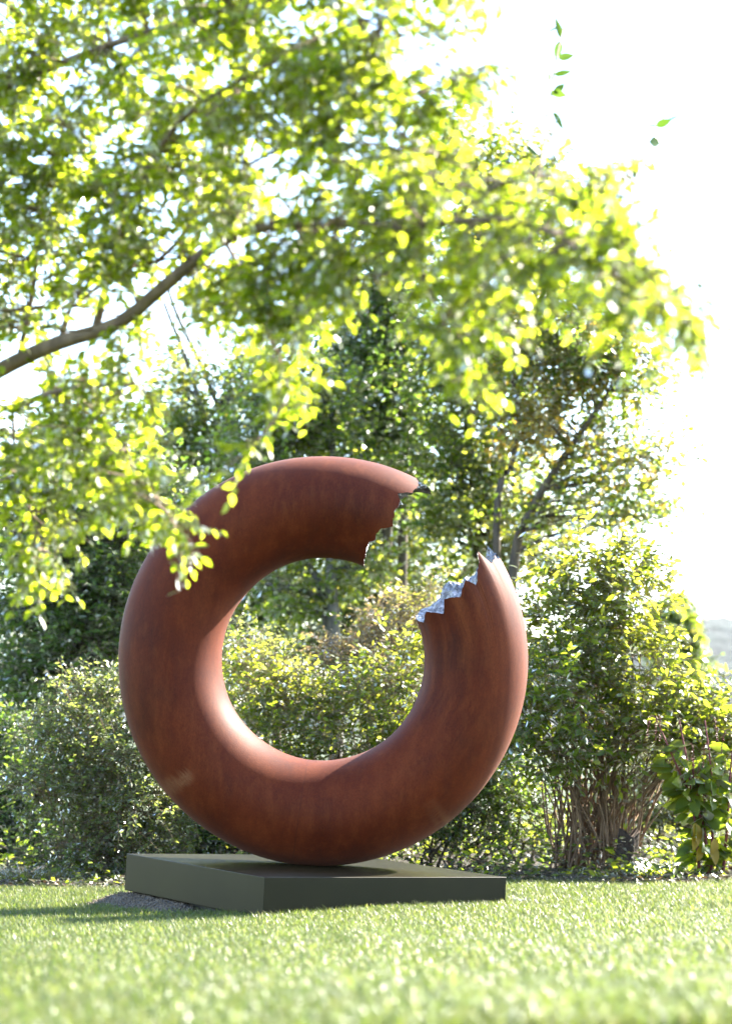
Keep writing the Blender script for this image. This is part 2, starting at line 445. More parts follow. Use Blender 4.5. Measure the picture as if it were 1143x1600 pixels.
RU = rim(fu, back_u); RL = rim(fl, bl)
NP_, NT = 540, 260
psi = np.unique(np.round(np.concatenate([np.linspace(0, 360, NP_, endpoint=False), RU[:-1, 0], RL[:-1, 0]]), 3))
NP_ = len(psi)
tu = np.interp(psi, RU[:, 0], RU[:, 1]); tl_ = np.interp(psi, RL[:, 0], RL[:, 1])
jit = np.array([noise.noise((math.cos(math.radians(q)) * 9, math.sin(math.radians(q)) * 9, 4)) * .55 + noise.noise((math.cos(math.radians(q)) * 30, math.sin(math.radians(q)) * 30, 7)) * .35 for q in psi])
tu = tu + jit; tl_ = tl_ + jit[::-1]
def torus(th, ps, r):
    th, ps = np.radians(th), np.radians(ps)
    rad = RR + r * np.cos(ps)
    return np.stack([RC[0] + rad * np.cos(th), RC[1] - r * np.sin(ps), CZ + rad * np.sin(th)], -1)
tt = np.linspace(0, 1, NT); tt = tt + .0
th = tu[None] * (1 - tt[:, None]) + (360 + tl_[None]) * tt[:, None]
ps = np.repeat(psi[None], NT, 0)
# slight flutes running down from the teeth of the lower break
ker = np.exp(-np.linspace(-2, 2, 91) ** 2); ker /= ker.sum()
ext = np.concatenate([tl_[-45:], tl_, tl_[:45]]); hp = tl_ - np.convolve(ext, ker, 'valid')
ker2 = np.exp(-np.linspace(-2, 2, 15) ** 2); ker2 /= ker2.sum()
hp = np.convolve(np.concatenate([hp[-7:], hp, hp[:7]]), ker2, 'valid')
flute = np.exp(-(360 + tl_[None] - th) / 9.0) * .0026 * hp[None]
dent = .0016 * np.sin(np.radians(th * 3.1 + ps * 2)) + .0010 * np.sin(np.radians(th * 7.3 - ps * 3))
V = torus(th, ps, Rr + flute + dent * np.clip(np.minimum(tt, 1 - tt) * 12, 0, 1)[:, None])
ii = np.arange(NT * NP_).reshape(NT, NP_); jj = np.roll(ii, -1, 1)
F = np.stack([ii[:-1], jj[:-1], jj[1:], ii[1:]], -1).reshape(-1, 4)
# wear: pale scraped patches and the closing weld
wear = np.zeros_like(th)
for (px, py), (qx, qy), wd, st in [((246, 1242), (302, 1206), 9, 1.0), ((236, 1228), (280, 1212), 4, .5), ((676, 1252), (706, 1288), 6, .7), ((664, 1258), (684, 1290), 4, .4)]:
    a1 = np.array(to_tube((px, py))); a2 = np.array(to_tube((qx, qy)))
    a1[0] %= 360; a2[0] %= 360
    sc = np.array([RR / 57.3, Rr / 57.3]); A = a1 * sc; B = a2 * sc; d = B - A
    Q = np.stack([(th % 360) * sc[0], ps * sc[1]], -1) - A
    u = np.clip((Q @ d) / (d @ d), 0, 1); dist = np.linalg.norm(Q - u[..., None] * d, axis=-1)
    ww = wd * dR / FPX
    fib = np.vectorize(lambda a_: noise.noise((a_ * 170., px * .1, 3)))((Q @ np.array([-d[1], d[0]])) / np.linalg.norm(d))
    wear = np.maximum(wear, st * np.clip(1.5 - dist / ww * 1.2 + fib * 1.1, 0, 1) * (.25 + .75 * u) * np.clip((1 - u) * 8 + .1, 0, 1))
M_RUST, n, out = new_mat('weathering_steel')
tc = node(n, 'ShaderNodeTexCoord')
ua = node(n, 'ShaderNodeAttribute', attribute_name='along'); va = node(n, 'ShaderNodeAttribute', attribute_name='round')
cb = node(n, 'ShaderNodeCombineXYZ'); n.links.new(ua.outputs['Fac'], cb.inputs[0]); n.links.new(va.outputs['Fac'], cb.inputs[1])
big = node(n, 'ShaderNodeTexNoise', i_Scale=2.3, i_Detail=5.0, i_Roughness=.6); n.links.new(tc.outputs['Object'], big.inputs[0])
mps = node(n, 'ShaderNodeMapping'); mps.inputs['Scale'].default_value = (.9, 11, 1)
wv_ = node(n, 'ShaderNodeVectorMath', operation='MULTIPLY_ADD'); wv_.inputs[1].default_value = (.0, .16, .0)
n.links.new(big.outputs['Color'], wv_.inputs[0]); n.links.new(cb.outputs[0], wv_.inputs[2]); n.links.new(wv_.outputs[0], mps.inputs[0])
stk = node(n, 'ShaderNodeTexNoise', i_Scale=1.0, i_Detail=5.0, i_Roughness=.6); n.links.new(mps.outputs[0], stk.inputs[0])
mpv = node(n, 'ShaderNodeMapping'); mpv.inputs['Scale'].default_value = (9, 9, 1.6); n.links.new(tc.outputs['Object'], mpv.inputs[0])
run = node(n, 'ShaderNodeTexNoise', i_Scale=1.0, i_Detail=6.0, i_Roughness=.65); n.links.new(mpv.outputs[0], run.inputs[0])
mpf = node(n, 'ShaderNodeMapping'); mpf.inputs['Scale'].default_value = (1, 1, .35); n.links.new(tc.outputs['Object'], mpf.inputs[0])
fine = node(n, 'ShaderNodeTexNoise', i_Scale=190.0, i_Detail=4.0, i_Roughness=.7); n.links.new(mpf.outputs[0], fine.inputs[0])
def mixc(fac, a, b_, typ='MIX', v=None):
    m_ = node(n, 'ShaderNodeMix', data_type='RGBA', blend_type=typ)
    if fac is None: m_.inputs[0].default_value = v
    else: n.links.new(fac, m_.inputs[0])
    for s, q in ((6, a), (7, b_)):
        if isinstance(q, tuple): m_.inputs[s].default_value = (*q, 1)
        else: n.links.new(q, m_.inputs[s])
    return m_.outputs[2]
def mrange(src, a, b_, c, d):
    m_ = node(n, 'ShaderNodeMapRange'); n.links.new(src, m_.inputs[0])
    for k, v in enumerate((a, b_, c, d)): m_.inputs[k + 1].default_value = v
    return m_.outputs[0]
def mulf(a, b_):
    m_ = node(n, 'ShaderNodeMath', operation='MULTIPLY'); n.links.new(a, m_.inputs[0])
    if isinstance(b_, (int, float)): m_.inputs[1].default_value = b_
    else: n.links.new(b_, m_.inputs[1])
    return m_.outputs[0]
c0 = ramp(n, big.outputs['Fac'], [(.3, (.062, .0088, .0015)), (.5, (.094, .0140, .0021)), (.7, (.126, .0215, .0038))])
c1 = mixc(mrange(run.outputs['Fac'], .50, .72, 0, .5), c0, (.175, .040, .009))
c1 = mixc(mrange(run.outputs['Fac'], .47, .30, 0, .45), c1, (.055, .0105, .005))
arm = node(n, 'ShaderNodeAttribute', attribute_name='arm')
c2 = mixc(mulf(mrange(stk.outputs['Fac'], .50, .68, 0, .8), arm.outputs['Fac']), c1, (.20, .050, .011))
c2 = mixc(mulf(mrange(stk.outputs['Fac'], .48, .34, 0, .8), arm.outputs['Fac']), c2, (.038, .008, .004))
c3 = mixc(mrange(fine.outputs['Fac'], .3, .7, 0, 1), c2, mixc(None, c2, (.52, .45, .42), 'MULTIPLY', 1.0))
mid = node(n, 'ShaderNodeTexNoise', i_Scale=26.0, i_Detail=5.0, i_Roughness=.7); n.links.new(mpf.outputs[0], mid.inputs[0])
c3 = mixc(mrange(mid.outputs['Fac'], .50, .75, 0, .25), c3, (.17, .045, .010))
sm_ = node(n, 'ShaderNodeMath', operation='COMPARE'); n.links.new(ua.outputs['Fac'], sm_.inputs[0]); sm_.inputs[1].default_value = math.radians(264.5) * RR; sm_.inputs[2].default_value = .0035
c3 = mixc(mulf(sm_.outputs[0], .35), c3, (.035, .008, .004))
wa = node(n, 'ShaderNodeAttribute', attribute_name='wear')
wn = node(n, 'ShaderNodeMath', operation='MULTIPLY'); n.links.new(wa.outputs['Fac'], wn.inputs[0]); n.links.new(mrange(fine.outputs['Fac'], .3, .6, .1, .5), wn.inputs[1])
c4 = mixc(wn.outputs[0], c3, (.28, .14, .07))
b = node(n, 'ShaderNodeBsdfPrincipled')
n.links.new(c4, b.inputs['Base Color'])
n.links.new(mrange(big.outputs['Fac'], .3, .7, .54, .66), b.inputs['Roughness'])
b.inputs['IOR'].default_value = 1.45; b.inputs['Specular IOR Level'].default_value = .14
b.inputs['Sheen Weight'].default_value = .07; b.inputs['Sheen Roughness'].default_value = .55; b.inputs['Sheen Tint'].default_value = (.9, .62, .52, 1)
bu = node(n, 'ShaderNodeBump', i_Strength=.22, i_Distance=.004)
n.links.new(fine.outputs['Fac'], bu.inputs['Height']); n.links.new(bu.outputs[0], b.inputs['Normal'])
n.links.new(b.outputs[0], out.inputs[0])

M_SILVER, n, out = new_mat('torn_bright_steel')
tc = node(n, 'ShaderNodeTexCoord')
vo = node(n, 'ShaderNodeTexVoronoi', i_Scale=75.0); n.links.new(tc.outputs['Object'], vo.inputs['Vector'])
nz = node(n, 'ShaderNodeTexNoise', i_Scale=30.0, i_Detail=6.0); n.links.new(tc.outputs['Object'], nz.inputs[0])
b = node(n, 'ShaderNodeBsdfPrincipled', i_Roughness=.42, i_Metallic=.9)
n.links.new(ramp(n, nz.outputs['Fac'], [(.35, (.10, .10, .11)), (.5, (.26, .26, .28)), (.68, (.46, .46, .48))]), b.inputs['Base Color'])
bu = node(n, 'ShaderNodeBump', i_Strength=.8, i_Distance=.012); n.links.new(vo.outputs['Distance'], bu.inputs['Height'])
bu2 = node(n, 'ShaderNodeBump', i_Strength=.5, i_Distance=.02); n.links.new(nz.outputs['Fac'], bu2.inputs['Height']); n.links.new(bu.outputs[0], bu2.inputs['Normal'])
n.links.new(bu2.outputs[0], b.inputs['Normal']); n.links.new(b.outputs[0], out.inputs[0])

ring = thing('broken_ring_sculpture', 'large rust brown steel ring standing upright with a jagged silver break at upper right', 'sculpture', (RC[0], RC[1], PH))
arm_w = np.clip(1 - (360 + tl_[None] - th) / 75, 0, 1) ** .7 * np.exp(-((np.where(ps > 270, ps - 360, ps) - 115) / 62.) ** 2)
seam_th = 269.0
mesh_obj('shell', V, F, M_RUST, ring, True, None, {'along': np.radians(th).ravel() * RR, 'round': np.radians(ps).ravel() * Rr,
         'wear': wear.ravel(), 'arm': (.04 + .9 * arm_w).ravel()})
def cap(tr, sgn):
    """torn core: sgn +1 sinks towards larger theta"""
    lv = np.linspace(0, 1, 15)
    mean = tr.mean()
    # smooth plane through the rim: fit a + b cos + c sin
    Cm = np.stack([np.ones_like(psi), np.cos(np.radians(psi)), np.sin(np.radians(psi))], 1)
    k = np.linalg.lstsq(Cm, tr, rcond=None)[0]
    rows = []
    for q in lv:
        rad = q
        plane = k[0] + rad * (k[1] * np.cos(np.radians(psi)) + k[2] * np.sin(np.radians(psi)))
        wgt = rad ** 5
        P0 = torus(plane, psi, Rr * rad)
        nz_ = np.array([noise.noise(Vector(p * 9)) * 3.4 + noise.noise(Vector(p * 26)) * 2.4 + noise.noise(Vector(p * 60)) * 1.0 for p in P0])
        t_ = plane * (1 - wgt) + tr * wgt + sgn * (1 - rad ** 6) * (2.2 + nz_)
        rows.append(torus(t_, psi, (Rr - .001) * max(rad, .001)))
    V = np.array(rows).reshape(-1, 3)
    ii = np.arange(len(lv) * NP_).reshape(len(lv), NP_); jj = np.roll(ii, -1, 1)
    F = np.stack([ii[:-1], jj[:-1], jj[1:], ii[1:]], -1).reshape(-1, 4)
    return V, F
V, F = cap(tu, 1); o = mesh_obj('break_face', V, F, M_SILVER, ring); o['label'] = 'torn silver face at the upper end of the ring'
V, F = cap(tl_, -1); o = mesh_obj('break_face', V, F, M_SILVER, ring); o['label'] = 'torn silver face at the lower end of the ring'

# ================================================================== GRAVEL MOUND under the raised corner
PL = PN + ay * PS
M_GRAV = noise_mat('grit', [(.3, (.03, .024, .018)), (.5, (.065, .054, .042)), (.7, (.12, .10, .08))], 60, .95, .8, .01)
u = np.linspace(-.42, .42, 60); v = np.linspace(-.5, 1.12, 90)
U, Vv = np.meshgrid(u, v)
mc = PL - ay * .35 + np.array([.15, -.06])
MX = mc[0] + U * ax[0] - Vv * 0 + (-ay[0]) * (Vv - .35); MY = mc[1] + U * ax[1] + (-ay[1]) * (Vv - .35)
prof = np.clip(1 - (np.abs(U) / .40) ** 2.2, 0, 1) * np.clip((Vv + .46) / .34, 0, 1) ** .8 * np.clip((1.1 - Vv) / .5, 0, 1)
gz = ground(MX, MY)
top = np.minimum(.0 - gz - .012, .11)
nzm = np.vectorize(lambda a, b: noise.noise((a * 9, b * 9, 1)) * .6 + noise.noise((a * 25, b * 25, 2)) * .4)(MX, MY)
MZ = gz - .02 + np.clip(prof, 0, 1) * (top + .02) + nzm * .016 * np.clip(prof * 4, 0, 1)
ii = np.arange(U.size).reshape(U.shape)
mF = np.stack([ii[:-1, :-1], ii[1:, :-1], ii[1:, 1:], ii[:-1, 1:]], -1).reshape(-1, 4)
gm = mesh_obj('gravel_mound', np.stack([MX, MY, MZ], -1), mF, M_GRAV, None, True); gm['kind'] = 'structure'
def pebbles(P, s, name, mat, parent=None):
    o8 = norm(np.array([(1, 0, 0), (-1, 0, 0), (0, 1, 0), (0, -1, 0), (0, 0, .8), (0, 0, -.8)], float))
    f8 = np.array([(0, 2, 4), (2, 1, 4), (1, 3, 4), (3, 0, 4), (2, 0, 5), (1, 2, 5), (3, 1, 5), (0, 3, 5)])
    m = len(P); a = rng.uniform(0, 6.28, m)
    R2 = np.stack([np.stack([np.cos(a), -np.sin(a), 0 * a], -1), np.stack([np.sin(a), np.cos(a), 0 * a], -1), np.stack([0 * a, 0 * a, 1 + 0 * a], -1)], 1)
    sh = rng.uniform(.6, 1.3, (m, 6, 1))
    V = np.einsum('mij,kj->mki', R2, o8) * sh * s[:, None, None] + P[:, None]
    return mesh_obj(name, V.reshape(-1, 3), (f8[None] + (np.arange(m) * 6)[:, None, None]).reshape(-1, 3), mat, parent, False, 'stuff')
sel = rng.choice(U.size, 6000, p=(prof.ravel() + 1e-6) / (prof.ravel() + 1e-6).sum())
gp = np.stack([MX.ravel()[sel], MY.ravel()[sel], MZ.ravel()[sel]], -1) + rng.normal(0, .008, (6000, 3)) * np.array([1, 1, .2])
M_PEB = noise_mat('crushed_stone', [(.3, (.055, .040, .026)), (.5, (.125, .095, .066)), (.7, (.24, .19, .14))], 45, .9)
pebbles(gp, rng.uniform(.003, .008, 6000), 'gravel', M_PEB)

# ================================================================== SHRUBS
def stems_for(base, tips, rbase, r0, r1):
    out = []
    for T in tips:
        a = rng.uniform(0, 6.28); q = rbase * math.sqrt(rng.uniform(0, 1))
        B = base + np.array([math.cos(a) * q, math.sin(a) * q * .7, 0])
        d = T - B
        mid1 = B + d * np.array([.18, .18, .35]) + rng.normal(0, .05, 3)
        mid2 = B + d * np.array([.55, .55, .72]) + rng.normal(0, .06, 3)
        out.append(trunk([B, mid1, mid2, T], rng.uniform(.7, 1.2) * r0, r1, 11))
    return out

# big arching shrub right of the ring
reseed('b0 = gpt')
b0 = gpt(925, 14.6)
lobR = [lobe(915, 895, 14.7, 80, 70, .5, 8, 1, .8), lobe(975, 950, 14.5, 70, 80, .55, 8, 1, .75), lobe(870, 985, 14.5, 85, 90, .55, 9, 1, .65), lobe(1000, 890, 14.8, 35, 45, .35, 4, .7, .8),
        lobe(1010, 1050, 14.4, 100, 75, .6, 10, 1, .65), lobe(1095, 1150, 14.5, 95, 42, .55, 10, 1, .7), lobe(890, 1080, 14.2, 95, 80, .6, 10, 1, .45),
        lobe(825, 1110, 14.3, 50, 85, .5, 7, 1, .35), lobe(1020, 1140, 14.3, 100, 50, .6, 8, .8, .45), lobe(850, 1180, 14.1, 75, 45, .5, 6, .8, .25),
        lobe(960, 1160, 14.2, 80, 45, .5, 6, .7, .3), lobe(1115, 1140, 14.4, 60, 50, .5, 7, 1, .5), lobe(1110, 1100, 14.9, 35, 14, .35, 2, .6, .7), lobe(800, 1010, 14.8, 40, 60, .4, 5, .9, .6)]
tips = [ellipsoid(1, l[0], np.array(l[1]) * .6, .1)[0] for l in lobR for _ in range(9)]
grow('arching_shrub', 'tall yellow green shrub with many tan stems fanning from its base right of the ring', 'shrub', b0,
     stems_for(b0, tips, .34, .0105, .0035), lobR, M_LEAF_SHRUB, M_STEM, .074, .034, .008, 3.5, 5, 8, .30, LEAF_FULL,
     trunk_name='stem', twig_r=.002, crown_name='foliage', trunk_sides=6, upb=.9, tone_var=.45)

# grey-green shrub left of the plinth
reseed('b1 = gpt')
b1 = gpt(150, 14.6)
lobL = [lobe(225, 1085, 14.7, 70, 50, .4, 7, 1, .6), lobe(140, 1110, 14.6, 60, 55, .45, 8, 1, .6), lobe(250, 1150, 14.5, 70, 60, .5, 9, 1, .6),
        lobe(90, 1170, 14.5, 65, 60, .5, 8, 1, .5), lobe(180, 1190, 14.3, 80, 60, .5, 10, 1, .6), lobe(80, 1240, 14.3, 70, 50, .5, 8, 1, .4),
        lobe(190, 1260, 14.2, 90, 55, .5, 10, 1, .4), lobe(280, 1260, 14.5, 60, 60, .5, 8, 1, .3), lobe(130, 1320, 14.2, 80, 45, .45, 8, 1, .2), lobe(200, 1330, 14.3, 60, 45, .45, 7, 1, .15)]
tips = [ellipsoid(1, l[0], np.array(l[1]) * .6, .1)[0] for l in lobL for _ in range(4)]
grow('grey_green_shrub', 'loose grey green small leaved shrub left of the plinth', 'shrub', b1, stems_for(b1, tips, .35, .012, .003), lobL,
     M_LEAF_GREY, M_STEM, .048, .021, .006, 5, 6, 8, .27, LEAF_LITE, trunk_name='stem', twig_r=.0018, crown_name='foliage', trunk_sides=5, upb=.9)

# shrubs seen through the ring and below it
def shrub(name, label, px, d, lobs, mat, ll, lw, nst=4, sub=5.2, tw=5, nl=8, tl=.27, tone_var=.45, r0=.012, tpl=LEAF_LITE, bm=None, rb=.4, group=None):
    reseed(label)
    b_ = gpt(px, d)
    tips = [ellipsoid(1, l[0], np.array(l[1]) * .6, .1)[0] for l in lobs for _ in range(nst)]
    return grow(name, label, 'shrub', b_, stems_for(b_, tips, rb, r0, .003), lobs, mat, bm or M_STEM, ll, lw, .007, sub, tw, nl, tl, tpl,
                trunk_name='stem', twig_r=.0018, crown_name='foliage', trunk_sides=5, upb=.9, tone_var=tone_var, group=group)
shrub('leafy_shrub', 'bright green leafy shrub seen through the lower half of the ring', 520, 15.6,
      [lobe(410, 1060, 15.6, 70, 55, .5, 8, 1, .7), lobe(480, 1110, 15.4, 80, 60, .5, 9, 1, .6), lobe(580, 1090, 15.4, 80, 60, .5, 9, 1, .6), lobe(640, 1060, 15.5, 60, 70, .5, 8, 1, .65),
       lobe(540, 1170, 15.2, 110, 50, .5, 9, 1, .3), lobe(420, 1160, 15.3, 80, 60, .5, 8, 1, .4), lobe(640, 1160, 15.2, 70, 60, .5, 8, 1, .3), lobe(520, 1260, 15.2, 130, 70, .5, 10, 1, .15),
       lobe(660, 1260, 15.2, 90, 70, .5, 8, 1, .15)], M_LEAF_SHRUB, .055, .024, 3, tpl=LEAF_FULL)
shrub('faded_shrub', 'shrub with faded pinkish brown flower heads behind the ring opening', 600, 17.2,
      [lobe(610, 985, 17.2, 75, 45, .5, 9, 1, .6), lobe(545, 1030, 17.0, 75, 35, .5, 9, 1, .4), lobe(665, 960, 17.3, 50, 45, .45, 7, 1, .8), lobe(600, 1060, 16.9, 90, 50, .5, 9, 1, .8)],
      M_LEAF_DRY, .05, .016, 4, nl=9)
shrub('pale_shrub', 'pale green feathery shrub at the left inside the ring opening', 390, 16.6,
      [lobe(370, 1020, 16.6, 45, 45, .4, 7, 1, .8), lobe(420, 1040, 16.5, 50, 40, .4, 7, 1, .7), lobe(345, 1070, 16.6, 50, 60, .4, 7, 1, .6)], M_LEAF_GREY, .045, .017, 4)
shrub('dark_hedge_shrub', 'dark green shrub with bare dark stems low behind the right end of the plinth', 735, 15.2,
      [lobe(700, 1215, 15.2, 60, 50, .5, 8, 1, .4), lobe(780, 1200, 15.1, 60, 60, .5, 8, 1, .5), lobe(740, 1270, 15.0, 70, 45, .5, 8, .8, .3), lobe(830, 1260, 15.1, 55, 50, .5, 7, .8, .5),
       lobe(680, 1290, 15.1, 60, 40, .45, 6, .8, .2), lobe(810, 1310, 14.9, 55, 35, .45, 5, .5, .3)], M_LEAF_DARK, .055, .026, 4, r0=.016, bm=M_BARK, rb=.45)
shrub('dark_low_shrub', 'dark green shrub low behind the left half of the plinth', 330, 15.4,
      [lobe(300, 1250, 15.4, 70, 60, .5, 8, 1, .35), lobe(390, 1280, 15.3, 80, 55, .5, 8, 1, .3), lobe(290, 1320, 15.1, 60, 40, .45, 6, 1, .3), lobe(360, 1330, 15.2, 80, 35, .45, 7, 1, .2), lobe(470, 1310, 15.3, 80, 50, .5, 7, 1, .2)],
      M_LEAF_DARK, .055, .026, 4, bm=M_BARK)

shrub('brush_shrub', 'thin twiggy pale brush behind the gap left of the red spiked plant', 1060, 17.5,
      [lobe(1010, 1200, 17.5, 70, 50, .6, 7, .8, .7), lobe(1090, 1190, 17.5, 70, 55, .6, 7, .9, .7), lobe(1050, 1265, 17.4, 70, 45, .6, 7, .7, .8), lobe(1150, 1230, 17.5, 70, 70, .6, 7, .9, .6), lobe(960, 1280, 17.6, 70, 50, .6, 6, .7, .8), lobe(1120, 1310, 17.2, 80, 40, .6, 6, .7, .6)],
      M_LEAF_GREY, .06, .025, 6, sub=7)
shrub('background_shrub', 'yellow green shrub behind the red spiked plant at the right edge of the view', 1170, 19,
      [lobe(1130, 1180, 19, 60, 40, .6, 8, 1, .8), lobe(1190, 1210, 19, 60, 60, .6, 9, 1, .7), lobe(1150, 1220, 19, 60, 70, .6, 8, 1, .6), lobe(1060, 1150, 19.5, 60, 45, .6, 7, 1, .6), lobe(1200, 1290, 19, 70, 60, .6, 7, 1, .5)],
      M_LEAF_SHRUB, .065, .028, 4, sub=8)
shrub('shaded_shrub', 'dark shaded shrub behind the grey green shrub at the left edge of the view', 0, 17.5,
      [lobe(-20, 1170, 17.5, 80, 60, .7, 9, 1, .3), lobe(40, 1240, 17.3, 80, 60, .7, 9, 1, .25), lobe(-20, 1300, 17.2, 90, 60, .7, 9, 1, .2), lobe(110, 1230, 17.5, 80, 60, .7, 8, 1, .3), lobe(60, 1320, 17.0, 90, 40, .6, 8, 1, .2)],
      M_LEAF_DARK, .06, .028, 4, sub=9, bm=M_BARK)

# ================================================================== WOODLAND TREES BEHIND
def tree(name, label, px, d, paths, r0, lobs, mat, ll=.095, lw=.058, sub=6.5, tw=5, nl=9, tl=.55, bark=None, tone_var=.5, limb_r=.026, group='woodland trees behind the shrubs', droop=.12, r1=.02, trs=9):
    b_ = gpt(px, d)
    tr = [trunk([b_ + np.array([i * .15, 0, 0])] + [at(*q) for q in p], r0 * (1 if i == 0 else .75), r1, 18) for i, p in enumerate(paths)]
    return grow(name, label, 'tree', b_, tr, lobs, mat, bark or M_BARK, ll, lw, limb_r, sub, tw, nl, tl, LEAF_LITE, group, droop=droop, twig_r=.0025, tone_var=tone_var, trunk_sides=trs)

tree('leaning_tree', 'tree with a dark trunk leaning right and thin yellowing foliage against the white sky', 770, 23,
     [[(800, 900, 23), (828, 800, 22.9), (880, 715, 22.8), (925, 650, 22.7), (990, 560, 22.6)], [(775, 820, 23.2), (800, 720, 23.3), (810, 640, 23.3), (790, 560, 23.4)]], .075,
     [lobe(985, 600, 22.6, 55, 45, 1, 5, .7, .6), lobe(1000, 730, 22.5, 60, 40, .9, 5, .5, .6), lobe(930, 700, 22.8, 70, 50, 1, 5, .5, .65), lobe(930, 560, 22.9, 80, 60, 1.1, 7, .8, .6),
      lobe(840, 660, 22.9, 50, 55, .9, 5, .8, .98), lobe(890, 800, 22.8, 90, 55, 1, 6, .6, .5), lobe(850, 560, 23, 80, 70, 1.1, 8, .8, .6), lobe(985, 810, 22.6, 60, 40, .8, 4, .6, .6), lobe(800, 470, 23.2, 90, 80, 1.1, 8, .8, .5), lobe(900, 490, 23, 70, 50, 1, 6, .8, .6)],
     M_LEAF_TURN, .085, .056, tl=.45, limb_r=.018, sub=8)
tree('twin_trunk_tree', 'tree with two dark rough trunks above the broken lower end of the ring', 770, 25,
     [[(770, 880, 25), (765, 790, 25), (785, 690, 25), (775, 560, 25), (790, 400, 25)], [(748, 860, 25), (752, 780, 25), (725, 640, 25), (720, 450, 25)]], .09,
     [lobe(760, 640, 25, 80, 80, 1.2, 9, 1, .35), lobe(700, 570, 25, 80, 80, 1.2, 9, 1, .35), lobe(790, 540, 25, 70, 80, 1.1, 9, 1, .4), lobe(700, 740, 24.8, 80, 70, 1.1, 8, 1, .35), lobe(800, 760, 24.8, 70, 60, 1, 7, .9, .5),
      lobe(720, 840, 24.6, 90, 55, 1.1, 8, 1, .5), lobe(760, 430, 25, 80, 80, 1.2, 8, 1, .4), lobe(790, 330, 25, 80, 70, 1.2, 8, 1, .5), lobe(840, 850, 24.6, 60, 50, 1, 6, .8, .6), lobe(775, 260, 25, 55, 45, 1, 6, .7, .6), lobe(845, 290, 25, 55, 45, 1, 5, .7, .6), lobe(695, 215, 25.2, 35, 45, .8, 5, .8, .5)],
     M_LEAF_WOOD)
tree('tall_dark_tree', 'tall dense dark green tree directly above the top of the ring', 600, 27,
     [[(602, 800, 27), (600, 650, 27), (590, 500, 27), (585, 350, 27)], [(630, 760, 27), (625, 600, 27), (640, 450, 27), (655, 330, 27)]], .11,
     [lobe(555, 520, 27, 55, 70, 1.1, 9, 1.1, .15), lobe(600, 600, 27, 70, 75, 1.2, 10, 1.1, .2), lobe(550, 640, 26.8, 70, 70, 1.2, 9, 1, .25), lobe(620, 480, 27, 60, 80, 1.2, 9, 1, .25), lobe(640, 680, 26.8, 70, 60, 1.1, 8, 1, .35),
      lobe(580, 740, 26.7, 90, 55, 1.1, 9, 1, .3), lobe(600, 400, 27, 60, 70, 1.1, 8, 1, .3), lobe(690, 250, 27, 35, 60, .8, 5, .8, .6), lobe(650, 320, 27, 60, 60, 1, 7, 1, .4)],
     M_LEAF_DARK)
tree('grey_trunk_tree', 'tree with a straight pale grey trunk standing in the ring opening', 522, 24,
     [[(521, 990, 24), (517, 900, 24), (514, 800, 24.1), (520, 680, 24.2), (510, 560, 24.3)], [(512, 990, 24.2), (505, 930, 24.2), (484, 885, 24.2), (450, 830, 24.3), (420, 740, 24.5)]], .10,
     [lobe(450, 690, 24.4, 80, 60, 1.1, 8, 1, .4), lobe(500, 640, 24.4, 60, 60, 1, 7, 1, .4), lobe(420, 620, 24.5, 50, 60, 1, 6, .8, .4), lobe(440, 930, 24.3, 70, 45, 1, 7, .8, .5), lobe(570, 890, 24.4, 60, 45, 1, 6, .8, .55),
      lobe(400, 760, 24.4, 80, 60, 1, 7, 1, .4), lobe(500, 770, 24.3, 80, 60, 1, 7, 1, .4)],
     M_LEAF_WOOD, bark=M_BARK_GREY, trs=11)
tree('slender_tree', 'slender tree with two thin bare leaning stems left of the dark tree', 330, 27,
     [[(345, 760, 27), (318, 650, 27), (290, 560, 27), (255, 470, 27)], [(360, 740, 27), (330, 610, 27), (280, 500, 27.2), (262, 450, 27.2)]], .06,
     [lobe(300, 690, 27, 60, 50, 1, 6, .8, .5), lobe(350, 640, 27, 50, 50, 1, 5, .7, .6), lobe(340, 720, 26.8, 70, 50, 1, 7, .9, .5), lobe(290, 610, 27, 45, 40, .9, 4, .7, .6), lobe(250, 680, 27, 60, 50, 1, 6, .9, .5), lobe(400, 580, 27, 50, 60, 1, 5, .7, .5)],
     M_LEAF_WOOD, bark=M_BARK_GREY)
tree('spreading_dark_tree', 'dark spreading tree with level boughs behind the shrub at far left', 90, 20,
     [[(95, 1000, 20), (85, 880, 20), (95, 760, 20.1), (80, 640, 20.2)]], .15,
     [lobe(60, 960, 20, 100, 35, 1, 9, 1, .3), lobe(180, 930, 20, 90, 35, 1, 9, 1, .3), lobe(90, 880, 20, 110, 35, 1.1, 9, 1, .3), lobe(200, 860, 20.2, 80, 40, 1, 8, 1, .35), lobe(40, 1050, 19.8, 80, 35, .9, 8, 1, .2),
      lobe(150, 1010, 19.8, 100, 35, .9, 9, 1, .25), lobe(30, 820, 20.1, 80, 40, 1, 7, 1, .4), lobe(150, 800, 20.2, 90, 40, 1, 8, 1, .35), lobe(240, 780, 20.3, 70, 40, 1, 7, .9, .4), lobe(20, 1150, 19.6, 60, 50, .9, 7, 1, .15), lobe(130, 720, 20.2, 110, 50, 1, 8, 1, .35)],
     M_LEAF_DARK, .085, .04)
